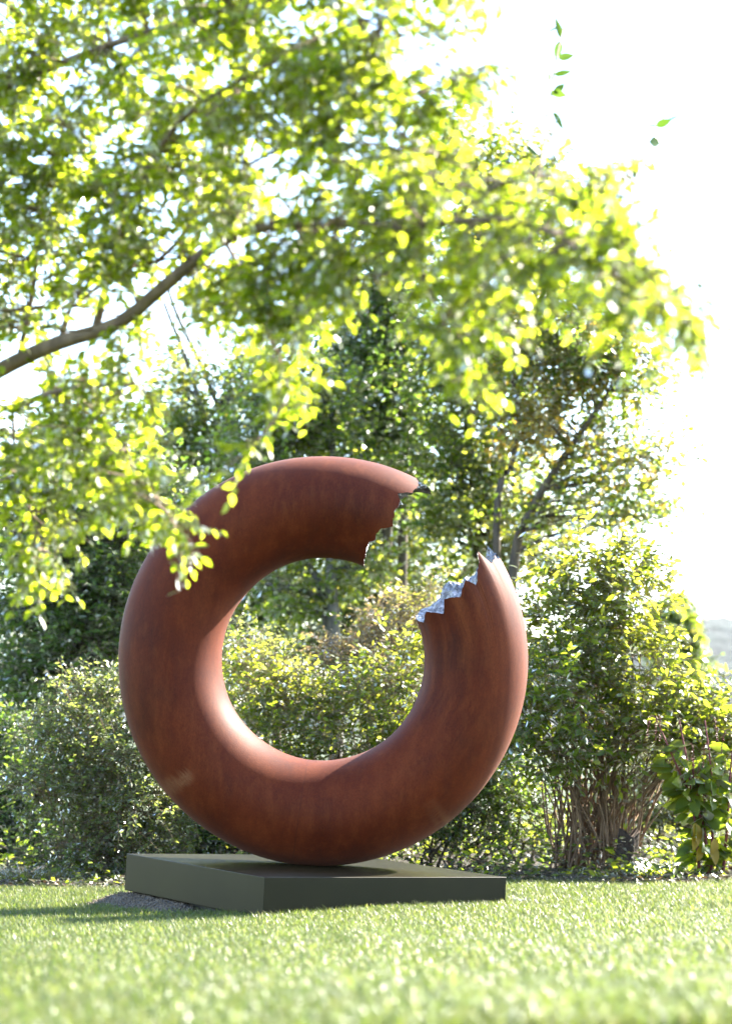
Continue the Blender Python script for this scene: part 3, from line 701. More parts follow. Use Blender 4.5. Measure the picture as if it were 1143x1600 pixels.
tree('understory_tree', 'green understory tree filling the space behind the ring opening', 430, 29,
     [[(430, 950, 29), (440, 850, 29), (430, 760, 29)], [(560, 960, 29), (550, 860, 29), (560, 780, 29)]], .09,
     [lobe(400, 980, 28.8, 90, 50, 1.2, 9, 1, .5), lobe(500, 960, 29, 80, 55, 1.2, 9, 1, .45), lobe(590, 950, 29, 80, 55, 1.2, 9, 1, .5), lobe(380, 890, 29, 90, 55, 1.2, 9, 1, .4), lobe(480, 880, 29, 80, 55, 1.2, 8, 1, .5), lobe(600, 860, 29, 90, 60, 1.2, 9, 1, .55),
      lobe(650, 800, 29, 80, 60, 1.2, 8, 1, .5), lobe(330, 830, 29, 90, 60, 1.2, 9, 1, .35), lobe(300, 940, 29, 90, 60, 1.2, 8, 1, .35), lobe(700, 900, 28.8, 80, 60, 1.2, 8, 1, .55), lobe(350, 1050, 28, 90, 55, 1.2, 8, 1, .45), lobe(450, 1040, 28, 90, 55, 1.2, 8, 1, .45), lobe(560, 1040, 28, 90, 55, 1.2, 8, 1, .45), lobe(660, 1000, 28, 90, 60, 1.2, 8, 1, .45)],
     M_LEAF_WOOD)
tree('woodland_tree', 'bushy woodland tree far behind at the left edge under the leafy bough', 120, 34,
     [[(120, 900, 34), (130, 750, 34), (120, 600, 34)]], .16,
     [lobe(40, 780, 34, 90, 70, 1.6, 9, 1, .4), lobe(150, 760, 34, 90, 70, 1.6, 9, 1, .4), lobe(250, 770, 34, 80, 70, 1.6, 8, 1, .4), lobe(100, 880, 34, 110, 60, 1.6, 9, 1, .3), lobe(230, 880, 34, 90, 60, 1.6, 9, 1, .3), lobe(60, 1000, 33, 110, 70, 1.6, 9, 1, .2), lobe(200, 1000, 33, 110, 70, 1.6, 9, 1, .2), lobe(80, 1120, 32, 110, 70, 1.4, 9, 1, .2)],
     M_LEAF_WOOD, .13, .08, tl=.6)
tree('far_round_tree', 'distant round dark tree right of the tall shrub in front of the hill', 1055, 62,
     [[(1058, 1060, 62), (1058, 1000, 62), (1056, 950, 62)]], .22,
     [lobe(1045, 965, 62, 30, 22, 2, 8, 1, .4), lobe(1030, 1000, 62, 36, 24, 2, 8, 1, .35), lobe(1065, 1000, 62, 20, 20, 2, 7, 1, .4), lobe(1068, 1045, 62, 34, 20, 2, 8, 1, .3)],
     M_LEAF_WOOD, .2, .14, tl=.6, limb_r=.1, sub=9)

# ================================================================== FAR-RIGHT BIG-LEAVED PLANT with drooping red racemes
reseed('bp = gpt')
bp = gpt(1105, 13.75)
pk = thing('berry_plant', 'leafy plant with large green leaves, old yellow leaves and red flower spikes', 'plant', bp)
pst = [trunk([bp + np.array([dx, 0, 0]), at(px0, 1290, 13.75), at(px1, 1205, 13.75), at(px2, 1125, 13.8)], .014, .005, 12)
       for dx, px0, px1, px2 in ((-.05, 1085, 1075, 1060), (.02, 1112, 1110, 1100), (.1, 1135, 1140, 1150), (.0, 1098, 1060, 1025))]
for p, r in pst:
    V, F = tubes(p[None], r[None], 7); mesh_obj('stem', V, F, M_TWIG_RED, pk, True)
def leaf_proto(mat, var, name):
    m = bpy.data.meshes.new(name)
    # finer leaf: 2 x 6 strip with a raised margin and a drooping tip
    us = np.linspace(0, 1, 7); wv = .5 * np.sin(np.pi * us ** .8) ** .9 + .004
    V = []
    for u_, w_ in zip(us, wv):
        z = -.10 * u_ ** 2 + .05 * math.sin(u_ * 5 + var * 9) * .4
        V += [(u_, w_, z + .05 * w_ * 2), (u_, 0, z - .015), (u_, -w_, z + .05 * w_ * 2)]
    F = []
    for i in range(6):
        a = i * 3; F += [(a, a + 1, a + 4, a + 3), (a + 1, a + 2, a + 5, a + 4)]
    m.from_pydata(V, [], F); m.materials.append(mat)
    a = m.attributes.new('rnd', 'FLOAT', 'POINT'); a.data.foreach_set('value', np.full(len(V), var, np.float32))
    m.polygons.foreach_set('use_smooth', np.ones(len(F), bool)); m.update()
    return m
def place_leaf(me, P, D, N, L, W, parent, name='leaf'):
    D, B, N = leaf_frames(D[None], N[None]); D, B, N = D[0], B[0], N[0]
    o = bpy.data.objects.new(name, me); C.objects.link(o)
    o.matrix_world = Matrix([[D[i] * L, B[i] * W, N[i] * L, P[i]] for i in range(3)] + [[0, 0, 0, 1]])
    mw = o.matrix_world.copy(); o.parent = parent; o.matrix_parent_inverse = Matrix.Translation(-parent.location)
    o.matrix_basis = mw
    return o
bigl = [leaf_proto(M_LEAF_SHRUB, v_, 'leaf') for v_ in (.1, .25, .4, .6)]
yel = leaf_proto(M_YELLOW_LEAF, .5, 'leaf')
for i in range(230):
    p, r = pst[i % 4]; k = rng.uniform(1.2, 9.2); j = int(min(k, 10)); f = k - j
    P = p[j] * (1 - f) + p[j + 1] * f
    a = rng.uniform(0, 6.28); D = np.array([math.cos(a), math.sin(a) * .8, rng.uniform(-.9, .2)])
    P = P + np.array([D[0] * .06, D[1] * .06, 0]) * rng.uniform(0, 1.5); L = rng.uniform(.11, .19) * (1.15 - k * .03)
    place_leaf(bigl[i % 4], P, D, norm(np.array([.3, -.35, .45]) + rng.normal(0, .45, 3)), L, L * .52, pk)
for px_, py_, lx in ((1085, 1285, .16), (1088, 1300, .14), (1112, 1320, .15), (1118, 1310, .13), (1095, 1322, .12)):
    P = at(px_, py_, 13.6); place_leaf(yel, P, np.array([rng.uniform(-.3, .3), -.3, -1.0]), np.array([.4, -1, .1]), lx, lx * .5, pk)
rp, rl = [], []
for i in range(16):
    p, r = pst[i % 4]; P = p[rng.integers(6, 12)]
    a = rng.uniform(0, 6.28); q = np.array([P, P + np.array([math.cos(a) * .07, -.05, .03]), P + np.array([math.cos(a) * .10, -.07, -.05]), P + np.array([math.cos(a) * .11, -.07, -.14])])
    q = smooth_path(q, 10); V, F = tubes(q[None], np.full((1, 10), .0018), 4)
    rc = mesh_obj('flower_spike', V, F, M_TWIG_RED, pk, True)
    bb = np.repeat(q[4:], 5, 0) + rng.normal(0, .007, (30, 3)); pebbles(bb, rng.uniform(.0035, .006, 30), 'berry', M_RED, rc)

# ================================================================== STUMP, CLOD, PLAQUE, DRY WEEDS, LITTER
reseed('st = gpt')
st = gpt(972, 14.25)
an = np.linspace(0, 2 * math.pi, 28, endpoint=False); hs = np.linspace(0, 1, 12)
V = []
for h in hs:
    for a in an:
        r = .075 + .05 * (1 - h) ** 3 + .012 * math.sin(a * 5 + h * 2) + .008 * noise.noise((math.cos(a) * 2, math.sin(a) * 2, h * 5))
        V.append((st[0] + r * math.cos(a) + .03 * h, st[1] + r * math.sin(a), st[2] + h * (.37 + .035 * math.sin(a * 2 + .5))))
V.append((st[0] + .03, st[1], st[2] + .33))
F = [[i * 28 + j, i * 28 + (j + 1) % 28, (i + 1) * 28 + (j + 1) % 28, (i + 1) * 28 + j] for i in range(11) for j in range(28)]
F += [[11 * 28 + j, 11 * 28 + (j + 1) % 28, 12 * 28] for j in range(28)]
tag(mesh_obj('tree_stump', V, F, M_STUMP, None, True), 'short dark weathered tree stump at the foot of the tan stemmed shrub', 'stump')
cl = gpt(812, 13.7)
import bmesh
bm = bmesh.new(); bmesh.ops.create_icosphere(bm, subdivisions=3, radius=.05)
for v in bm.verts:
    v.co = v.co * (1 + .35 * noise.noise(v.co * 22)); v.co.z *= .75
V = np.array([v.co[:] for v in bm.verts]) + cl + np.array([0, 0, .085]); F = [[v.index for v in f.verts] for f in bm.faces]; bm.free()
tag(mesh_obj('dark_stone', V, F, M_STUMP, None, True), 'small dark round stone at the lawn edge right of the plinth', 'stone')
M_PLQ = noise_mat('zinc_sheet', [(.3, (.10, .12, .14)), (.7, (.16, .185, .21))], 25, .5)
pq = at(815, 1411, 11.5); V, F = rbox(.12, .08, 0, .012, .002, 1)
V = V + np.array([pq[0], pq[1], 0]); V[:, 2] += float(ground(pq[0], pq[1])) + .03 + (V[:, 1] - pq[1]) * .12
plq = thing('ground_plaque', 'small pale grey blank plaque low in the grass right of the plinth', 'plaque', (pq[0], pq[1], float(ground(pq[0], pq[1]))))
mesh_obj('plate', V, F, M_PLQ, plq)
V, F = rbox(.012, .012, 0, .06, .001, 1); V[:, :2] += pq[:2]; V[:, 2] += float(ground(pq[0], pq[1])) - .02
mesh_obj('stake', V, F, M_DARK, plq)

def blades(P, D, L, Wd, bend, nseg=4):
    """curved tapering grass blades -> verts, quads"""
    m = len(P); t = np.linspace(0, 1, nseg); side = norm(np.cross(D, np.array([0, 0, 1.0])))
    q = P[:, None] + np.array([0, 0, 1.0]) * (L[:, None, None] * (t - bend[:, None] * .35 * t ** 2)[..., None]) + D[:, None] * (L * bend)[:, None, None] * (t ** 2)[None, :, None]
    wd = Wd[:, None] * (1 - t[None] ** 1.6 * .92) * .5
    A = q + side[:, None] * wd[..., None]; B = q - side[:, None] * wd[..., None]
    V = np.stack([A, B], 2).reshape(-1, 3)
    i = (np.arange(m) * nseg * 2)[:, None] + (np.arange(nseg - 1) * 2)[None]
    return V, np.stack([i, i + 1, i + 3, i + 2], -1).reshape(-1, 4)

M_STRAW = leaf_mat('dry_straw', [(.16, .13, .06), (.24, .2, .1), (.2, .22, .06)], [(.3, .25, .1), (.42, .36, .16), (.36, .4, .08)], .9, .5, .3, .45)
def clump(name, label, px, d, n_, rad, h0, h1, mat, cat='plant'):
    b_ = gpt(px, d); t = thing(name, label, cat, b_)
    a = rng.uniform(0, 6.28, n_); q = rad * np.sqrt(rng.uniform(0, 1, n_))
    P = np.stack([b_[0] + q * np.cos(a), b_[1] + q * np.sin(a) * .6, np.zeros(n_)], -1); P[:, 2] = ground(P[:, 0], P[:, 1]) - .01
    D = norm(np.stack([np.cos(a), np.sin(a), 0 * a], -1) + rng.normal(0, .5, (n_, 3)) * np.array([1, 1, 0]))
    V, F = blades(P, D, rng.uniform(h0, h1, n_), rng.uniform(.006, .014, n_), rng.uniform(.4, 1.3, n_), 5)
    mesh_obj('blade_mass', V, F, mat, t, False, 'stuff', {'rnd': np.repeat(rng.uniform(0, 1, n_), 10)})
    return t
clump('dry_weed_clump', 'pale straw coloured weeds at the lawn edge before the grey green shrub', 45, 13.8, 900, .34, .10, .26, M_STRAW)
clump('fern_clump', 'low bright green ground plant between the stump and the red spiked plant', 1030, 14.1, 700, .28, .08, .20, M_LEAF_SHRUB)

reseed('cover'); ng_ = 26000
GX = rng.uniform(-5.5, 5.5, ng_); GYr = rng.uniform(0, 1, ng_) ** 1.3 * 8.5
patch = np.array([noise.noise((a_ * .9, b_ * .9, 2)) for a_, b_ in zip(GX, GYr)])
kp = (patch > -.05 - .12 * (GYr - .5)) & (GYr > .08 + .25 * patch); GX, GYr, patch = GX[kp], GYr[kp], patch[kp]; ng_ = len(GX)
GY = bed_edge(GX) + GYr
P = np.stack([GX, GY, ground(GX, GY) + .05 + rng.uniform(0, 1, ng_) ** 1.5 * (.16 + .3 * np.clip(patch, 0, 1)) * np.clip(GYr * 1.2, .2, 1.6)], -1)
a = rng.uniform(0, 6.28, ng_)
V, F = leaf_mesh(P, np.stack([np.cos(a), np.sin(a), rng.normal(.1, .35, ng_)], -1), norm(np.array([.3, .2, .8]) + rng.normal(0, .45, (ng_, 3))), rng.uniform(.04, .09, ng_), rng.uniform(.02, .045, ng_), LEAF_LITE)
o = mesh_obj('ground_cover', V, F, M_LEAF_SHRUB, None, False, 'stuff', {'rnd': np.repeat(rng.uniform(0, .7, ng_), 4)})
reseed('litter'); nl_ = 2600
LX = rng.uniform(-3.4, 3.4, nl_); LY = bed_edge(LX) + rng.exponential(.55, nl_) - .12
P = np.stack([LX, LY, ground(LX, LY) + .055 + rng.uniform(0, .03, nl_)], -1)
a = rng.uniform(0, 6.28, nl_)
V, F = leaf_mesh(P, np.stack([np.cos(a), np.sin(a), rng.normal(0, .25, nl_)], -1), norm(np.array([0, 0, 1.]) + rng.normal(0, .5, (nl_, 3))), rng.uniform(.03, .07, nl_), rng.uniform(.015, .035, nl_), LEAF_LITE)
M_LITTER = leaf_mat('fallen_leaf', [(.04, .028, .016), (.09, .062, .035), (.06, .075, .02)], [(.1, .06, .03), (.2, .13, .06), (.14, .18, .03)], .8, .5, .3, .3)
o = mesh_obj('leaf_litter', V, F, M_LITTER, None, False, 'stuff', {'rnd': np.repeat(rng.uniform(0, 1, nl_), 4)})

# ================================================================== GRASS (geometry nodes: tufts made in the node tree)
M_GRASS, n, out = new_mat('grass_blade')
oi = node(n, 'ShaderNodeAttribute', attribute_name='rnd')
inf = node(n, 'ShaderNodeObjectInfo')
mx_ = node(n, 'ShaderNodeMath', operation='ADD'); n.links.new(oi.outputs['Fac'], mx_.inputs[0])
sc_ = node(n, 'ShaderNodeMath', operation='MULTIPLY_ADD'); sc_.inputs[1].default_value = .5; sc_.inputs[2].default_value = -.25
n.links.new(inf.outputs['Random'], sc_.inputs[0]); n.links.new(sc_.outputs[0], mx_.inputs[1])
cd_ = ramp(n, mx_.outputs[0], [(0, (.045, .08, .014)), (.5, (.075, .115, .022)), (.85, (.12, .14, .045)), (1, (.22, .2, .10))])
ct_ = ramp(n, mx_.outputs[0], [(0, (.16, .26, .025)), (.5, (.27, .345, .042)), (.85, (.38, .40, .10)), (1, (.45, .40, .19))])
d_ = node(n, 'ShaderNodeBsdfDiffuse'); t_ = node(n, 'ShaderNodeBsdfTranslucent'); n.links.new(cd_, d_.inputs[0]); n.links.new(ct_, t_.inputs[0])
m1 = node(n, 'ShaderNodeMixShader'); m1.inputs[0].default_value = .5; n.links.new(d_.outputs[0], m1.inputs[1]); n.links.new(t_.outputs[0], m1.inputs[2])
g_ = node(n, 'ShaderNodeBsdfGlossy'); g_.inputs['Roughness'].default_value = .3
fr_ = node(n, 'ShaderNodeFresnel'); fr_.inputs[0].default_value = 1.22
m2 = node(n, 'ShaderNodeMixShader'); n.links.new(fr_.outputs[0], m2.inputs[0]); n.links.new(m1.outputs[0], m2.inputs[1]); n.links.new(g_.outputs[0], m2.inputs[2])
n.links.new(m2.outputs[0], out.inputs[0])

reseed('ys = np.')
ys = np.linspace(3.6, 14.0, 66); us_ = np.linspace(-1, 1, 40)
GXY = [(u_ * (.235 * y_ + 1.5), y_) for y_ in ys for u_ in us_]
gv = np.array([(x_, y_, float(ground(x_, y_)) - .002) for x_, y_ in GXY])
ii = np.arange(len(gv)).reshape(66, 40)
gf = np.stack([ii[:-1, :-1], ii[:-1, 1:], ii[1:, 1:], ii[1:, :-1]], -1).reshape(-1, 4)
# leave out the plinth footprint, the gravel and the bed
cen = gv[gf].mean(1)
q = cen[:, :2] - PC; inu = np.abs(q @ ax) < PS / 2 - .03; inv = np.abs(q @ ay) < PS / 2 - .03
q2 = cen[:, :2] - mc; mu_, mv_ = q2 @ ax, -(q2 @ ay) + .35
ing = (np.abs(mu_) < .34) & (mv_ > -.38) & (mv_ < .95)
keep = ~(inu & inv) & ~ing & (cen[:, 1] < bed_edge(cen[:, 0]) + .08)
gf = gf[keep]
grass = mesh_obj('grass', gv, gf, M_GRASS, None, False, 'stuff')
g = bpy.data.node_groups.new('grass_tufts', 'GeometryNodeTree')
g.interface.new_socket('Geometry', in_out='INPUT', socket_type='NodeSocketGeometry')
g.interface.new_socket('Geometry', in_out='OUTPUT', socket_type='NodeSocketGeometry')
gi = g.nodes.new('NodeGroupInput'); go = g.nodes.new('NodeGroupOutput')
def gn(t, **kw):
    x = g.nodes.new(t)
    for k, v in kw.items(): setattr(x, k, v)
    return x
def gl(a, b_): g.links.new(a, b_)
def rv(lo, hi, seed, typ='FLOAT'):
    x = gn('FunctionNodeRandomValue', data_type=typ)
    if typ == 'FLOAT':
        x.inputs[2].default_value = lo; x.inputs[3].default_value = hi; o_ = x.outputs[1]
    else:
        x.inputs[0].default_value = lo; x.inputs[1].default_value = hi; o_ = x.outputs[0]
    x.inputs['Seed'].default_value = seed; return o_
join = gn('GeometryNodeJoinGeometry')
setm = gn('GeometryNodeSetMaterial'); setm.inputs['Material'].default_value = M_GRASS
for vi, (dens, nb, hgt, wdt, bendk) in enumerate([(460, 4600, .055, .0032, .5), (460, 4600, .046, .0030, .8), (300, 2600, .062, .0038, 1.1), (80, 700, .03, .013, .9)]):
    # blade: grid 2 x 5 bent and tapered
    gr = gn('GeometryNodeMeshGrid'); gr.inputs['Size X'].default_value = 1; gr.inputs['Size Y'].default_value = 1
    gr.inputs['Vertices X'].default_value = 5; gr.inputs['Vertices Y'].default_value = 2
    pos = gn('GeometryNodeInputPosition'); sx = gn('ShaderNodeSeparateXYZ'); gl(pos.outputs[0], sx.inputs[0])
    def mth(op, a, b_=None):
        x = gn('ShaderNodeMath', operation=op)
        for k, v in enumerate((a, b_)):
            if v is None: continue
            if isinstance(v, (int, float)): x.inputs[k].default_value = v
            else: gl(v, x.inputs[k])
        return x.outputs[0]
    tq = mth('ADD', sx.outputs[0], .5); t2 = mth('MULTIPLY', tq, tq)
    tap = mth('SUBTRACT', 1.0, mth('MULTIPLY', t2, .93))
    yy = mth('MULTIPLY', mth('MULTIPLY', sx.outputs[1], wdt), tap)
    xx = mth('MULTIPLY', t2, hgt * bendk * .7)
    zz = mth('MULTIPLY', mth('SUBTRACT', tq, mth('MULTIPLY', t2, .28 * bendk)), hgt)
    cx = gn('ShaderNodeCombineXYZ'); gl(xx, cx.inputs[0]); gl(yy, cx.inputs[1]); gl(zz, cx.inputs[2])
    sp = gn('GeometryNodeSetPosition'); gl(gr.outputs[0], sp.inputs[0]); gl(cx.outputs[0], sp.inputs['Position'])
    # tuft disc
    disc = gn('GeometryNodeMeshCircle', fill_type='NGON'); disc.inputs['Radius'].default_value = .075; disc.inputs['Vertices'].default_value = 12
    dp = gn('GeometryNodeDistributePointsOnFaces'); gl(disc.outputs[0], dp.inputs[0]); dp.inputs['Density'].default_value = nb; dp.inputs['Seed'].default_value = 3 + vi
    ip = gn('GeometryNodeInstanceOnPoints'); gl(dp.outputs['Points'], ip.inputs['Points']); gl(sp.outputs[0], ip.inputs['Instance'])
    gl(rv((-.35, -.35, 0), (.35, .35, 6.283), 7 + vi, 'FLOAT_VECTOR'), ip.inputs['Rotation'])
    gl(rv(.55, 1.3, 17 + vi), ip.inputs['Scale'])
    st_ = gn('GeometryNodeStoreNamedAttribute', data_type='FLOAT', domain='INSTANCE'); gl(ip.outputs[0], st_.inputs['Geometry'])
    st_.inputs['Name'].default_value = 'rnd'; gl(rv(.05, .9, 27 + vi), st_.inputs['Value'])
    re = gn('GeometryNodeRealizeInstances'); gl(st_.outputs[0], re.inputs[0])
    sm = gn('GeometryNodeSetMaterial'); gl(re.outputs[0], sm.inputs['Geometry']); sm.inputs['Material'].default_value = M_GRASS
    d2 = gn('GeometryNodeDistributePointsOnFaces'); gl(gi.outputs[0], d2.inputs[0]); d2.inputs['Density'].default_value = dens; d2.inputs['Seed'].default_value = 40 + vi
    i2 = gn('GeometryNodeInstanceOnPoints'); gl(d2.outputs['Points'], i2.inputs['Points']); gl(sm.outputs[0], i2.inputs['Instance'])
    gl(rv((0, 0, 0), (0, 0, 6.283), 50 + vi, 'FLOAT_VECTOR'), i2.inputs['Rotation'])
    gl(rv(.7, 1.25, 60 + vi), i2.inputs['Scale'])
    gl(i2.outputs[0], join.inputs[0])
gl(join.outputs[0], go.inputs[0])
md = grass.modifiers.new('grass_tufts', 'NODES'); md.node_group = g

# ================================================================== FOREGROUND TREE reaching in from the left
reseed('fb = at(')
fb = at(-420, 1500, 7.5); fb[2] = float(ground(fb[0], fb[1])) - .05
ft = thing('overhanging_tree', 'sunlit yellow green tree reaching in from the left, close and out of focus', 'tree', fb)
def fdep(px): return 5.75 + (571 - px) * .0019
def fgp(l, n=18): return smooth_path([at(q[0], q[1], fdep(q[0]) + (q[2] - 5.7) * .15) for q in l], n)
tk = smooth_path([fb, at(-400, 1200, 7.5), at(-365, 850, 7.5), at(-330, 500, 7.45), at(-300, 250, 7.4), at(-260, 0, 7.3), at(-200, -250, 7.2)], 24)
V, F = tubes(tk[None], np.linspace(.085, .03, 24)[None], 12); mesh_obj('trunk', V, F, M_BARK_FG, ft, True)
boughs = [
    ([(-365, 850, 6.3), (-250, 760, 6.2), (-120, 650, 6.1), (0, 578, 6.0), (90, 536, 5.95), (185, 505, 5.9), (265, 440, 5.8), (350, 374, 5.7), (440, 350, 5.6), (530, 348, 5.5), (620, 356, 5.4), (720, 345, 5.3), (830, 350, 5.2), (930, 410, 5.1), (1040, 490, 5.0)], .036, .004, 40),
    ([(150, 512, 5.92), (178, 399, 5.8), (210, 315, 5.75), (247, 236, 5.7), (294, 178, 5.6), (357, 136, 5.5), (460, 80, 5.4), (560, 30, 5.3)], .016, .004, 20),
    ([(-330, 740, 6.2), (-160, 660, 6.0), (20, 636, 5.7), (75, 614, 5.6), (140, 604, 5.5), (210, 600, 5.4)], .016, .005, 14),
    ([(110, 610, 5.55), (160, 655, 5.4), (192, 692, 5.3), (215, 745, 5.2), (260, 800, 5.1)], .008, .003, 10),
    ([(30, 560, 5.98), (52, 450, 5.9), (62, 350, 5.9), (90, 230, 5.85), (130, 110, 5.8)], .011, .003, 12),
    ([(95, 534, 5.95), (120, 460, 6.0), (190, 420, 6.1), (260, 400, 6.2), (330, 300, 6.3), (420, 240, 6.4), (520, 200, 6.4), (640, 150, 6.4)], .012, .003, 16),
    ([(-300, 250, 6.3), (-150, 200, 6.0), (20, 130, 5.6), (200, 60, 5.2), (380, 10, 5.0), (560, -30, 4.9), (680, -40, 4.8)], .02, .004, 18),
    ([(-330, 500, 6.3), (-150, 460, 6.2), (0, 485, 6.3), (60, 480, 6.4), (130, 470, 6.5), (250, 330, 6.6)], .014, .004, 14),
    ([(-280, 120, 6.3), (-100, 40, 6.5), (100, -40, 6.6), (300, -90, 6.6)], .015, .004, 12),
    ([(20, 640, 5.7), (25, 720, 5.5), (45, 790, 5.4), (70, 860, 5.3)], .007, .003, 8),
    ([(700, 345, 5.32), (760, 300, 5.3), (840, 270, 5.3), (930, 300, 9), (975, 285, 13), (1005, 225, 18), (1035, 185, 21)], .006, .0035, 14),
    ([(800, 350, 5.22), (840, 280, 10), (855, 190, 15), (865, 110, 18), (880, 40, 20)], .005, .0035, 12),
    ([(350, 374, 5.7), (390, 450, 5.6), (430, 540, 5.5), (450, 620, 5.4)], .008, .003, 8),
    ([(620, 356, 5.4), (660, 430, 5.3), (700, 520, 5.25), (720, 590, 5.2)], .007, .002, 8),
    ([(530, 348, 5.5), (570, 260, 5.6), (640, 230, 5.7), (720, 260, 5.7)], .007, .002, 8),
    ([(560, 30, 5.3), (640, 60, 5.25), (700, 110, 5.2), (745, 118, 5.2)], .005, .0015, 8)]
BP, BR = [], []
for l, r0, r1, k in boughs:
    p = fgp(l, k); r = np.linspace(r0, r1, k)
    V, F = tubes(p[None], r[None], 9); mesh_obj('branch', V, F, M_BARK_FG, ft, True)
    BP.append(p); BR.append(r)
poly = [(-160, -120), (740, -120), (725, 0), (692, 40), (700, 100), (690, 160), (655, 205), (705, 235), (770, 265), (830, 240), (890, 275), (960, 290), (985, 350), (1000, 420), (1060, 470), (1050, 520),
        (960, 485), (900, 470), (850, 470), (800, 490), (750, 520), (720, 560), (700, 550), (665, 460), (600, 425), (540, 430), (500, 520), (480, 590), (450, 600), (405, 600), (385, 560), (360, 490),
        (270, 520), (240, 560), (235, 610), (250, 680), (265, 760), (245, 820), (205, 800), (150, 830), (90, 890), (40, 860), (10, 800), (-160, 780)]
poly = np.array(poly, float)
def inside(pt):
    x, y = pt; c = False; m = len(poly); j = m - 1
    for i in range(m):
        xi, yi = poly[i]; xj, yj = poly[j]
        if (yi > y) != (yj > y) and x < (xj - xi) * (y - yi) / (yj - yi) + xi: c = not c
        j = i
    return c
holes = [(335, 95, 40), (430, 235, 32), (245, 300, 26), (290, 545, 45), (20, 470, 30), (690, 215, 18), (150, 250, 18), (560, 470, 20)]
allp = np.vstack(BP)
mb = to_px(BP[0])
T = []
while len(T) < 690:
    q = (rng.uniform(-160, 1070), rng.uniform(-120, 900))
    if not inside(q) or rng.uniform() > (fdep(q[0]) / 6.8) ** 1.6: continue
    if any((q[0] - a_) ** 2 + (q[1] - b_) ** 2 < r_ * r_ for a_, b_, r_ in holes): continue
    if q[0] < 420 and np.min(np.hypot(mb[:, 0] - q[0], mb[:, 1] - q[1])) < (46 if q[0] < 330 else 30) and rng.uniform() < .85: continue
    T.append(q)
for cx_, cy_, sx_, sy_, m_ in ((1010, 475, 42, 16, 9), (950, 395, 38, 40, 7), (915, 300, 35, 25, 5), (1075, 500, 14, 22, 6), (718, 580, 14, 18, 5), (455, 610, 25, 18, 5), (262, 815, 18, 26, 6), (60, 880, 30, 22, 7), (735, 120, 14, 12, 5)):
    for _ in range(m_): T.append((rng.normal(cx_, sx_ * .6), rng.normal(cy_, sy_ * .6)))
T = np.array(T)
apx = to_px(allp)
TP = []
for q in T:
    i = np.argsort((apx[:, 0] - q[0]) ** 2 + (apx[:, 1] - q[1]) ** 2)[:4]
    TP.append(at(q[0], q[1], float(np.clip(apx[rng.choice(i), 2] + rng.normal(0, .22), 4.3, 7.6))))
TP = np.array(TP)
dd = np.linalg.norm(TP[:, None] - allp[None], axis=2); A = allp[dd.argmin(1)]
mid = (A + TP) / 2 + rng.normal(0, .12, TP.shape) * np.linalg.norm(TP - A, axis=1)[:, None]; mid[:, 2] += .1 * np.linalg.norm(TP - A, axis=1)
SP = bez(A, mid, TP, 7)
tw = 5; nleaf = 10
i_ = np.repeat(np.arange(len(SP)), tw); u_ = rng.uniform(.35, 1, len(i_)); f_ = u_ * 6; j_ = np.minimum(f_.astype(int), 5); fr = (f_ - j_)[:, None]
S0 = SP[i_, j_] * (1 - fr) + SP[i_, j_ + 1] * fr
D0 = norm(.8 * norm(SP[i_, j_ + 1] - SP[i_, j_]) + rng.normal(0, .55, S0.shape) + np.array([.1, 0, -.1]))
P, *lf = sprays(S0, D0, .13 * rng.uniform(.6, 1.4, len(S0)), nleaf, .25, .042, .025, nvar=.42)
rnd = np.clip(np.repeat(rng.normal(.5, .16, len(SP)), tw * nleaf) + rng.normal(0, .14, len(lf[0])), 0, 1)
# leaves get smaller towards the young outer shoots
shr = np.clip(((lf[0] - CAM) @ fw) / 5.9,   .78, .98); lf[3] = lf[3] * shr; lf[4] = lf[4] * shr
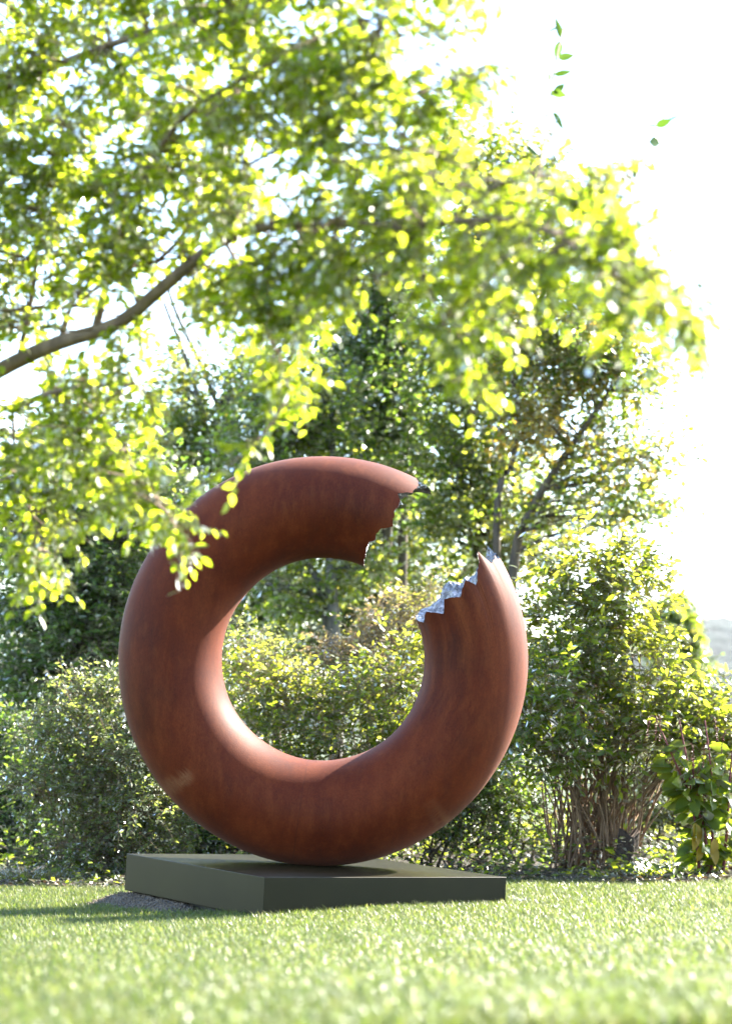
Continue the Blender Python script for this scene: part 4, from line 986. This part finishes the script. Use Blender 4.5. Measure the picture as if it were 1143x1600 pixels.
# sparse leaves straight on the two shoots that stick up into the sky
for sh in (10, 11):
    p = BP[sh]; k = np.arange(len(p) - 8, len(p)); k = np.repeat(k, 2)[1:]
    pp = p[k] + rng.normal(0, .006, (len(k), 3))
    dv = norm(rng.normal(0, 1, (len(k), 3)) * np.array([1, .6, .6]) + np.array([0, 0, -.1]))
    new = [pp, dv, norm(np.cross(np.array(sdir), rng.normal(0, 1, dv.shape)) + rng.normal(0, .12, dv.shape)), rng.uniform(.055, .085, len(k)), rng.uniform(.028, .042, len(k))]
    lf = [np.concatenate([a_, b_]) for a_, b_ in zip(lf, new)]; rnd = np.concatenate([rnd, rng.uniform(.1, .5, len(k))])
V1, F1 = tubes(SP, np.linspace(.005, .002, 7)[None].repeat(len(SP), 0), 5); V2, F2 = tubes(P, np.linspace(.0016, .0008, 4)[None].repeat(len(P), 0), 3)
mesh_obj('twig_mass', np.vstack([V1, V2]), np.vstack([F1, F2 + len(V1)]), M_BARK_FG, ft, True, 'stuff')
lpx = to_px(lf[0]); vis = (lpx[:, 0] > 5) & (lpx[:, 0] < IW - 5) & (lpx[:, 1] > 5) & (lpx[:, 1] < 930)
order = np.argsort(np.where(vis, lpx[:, 2] / lf[3], 1e9))[:270]
lone = np.zeros(len(lf[0]), bool); lone[order] = True; lone[-30:] = True
M_LEAF_SPRIG = leaf_mat('leaf_shaded_green', [(.04, .08, .02), (.05, .10, .03)], [(.10, .20, .02), (.16, .28, .03)], 1, .4, .3, .4)  # darker copy of the crown leaf, its shade put into the colour
spr = [leaf_proto(M_LEAF_SPRIG, v_, 'leaf') for v_ in (.2, .8)]
fgl = [leaf_proto(M_LEAF_FG, v_, 'leaf') for v_ in (.1, .3, .45, .6, .75, .95)]
for i in np.where(lone)[0][:300]:
    place_leaf(spr[i % 2] if i >= len(rnd) - 30 else fgl[min(5, int(rnd[i] * 6))], lf[0][i], lf[1][i], lf[2][i], lf[3][i], lf[4][i], ft)
r_ = ~lone
V, F = leaf_mesh(*[a_[r_] for a_ in lf], LEAF_FULL)
mesh_obj('crown', V, F, M_LEAF_FG, ft, False, 'stuff', {'rnd': np.repeat(rnd[r_], 7)})
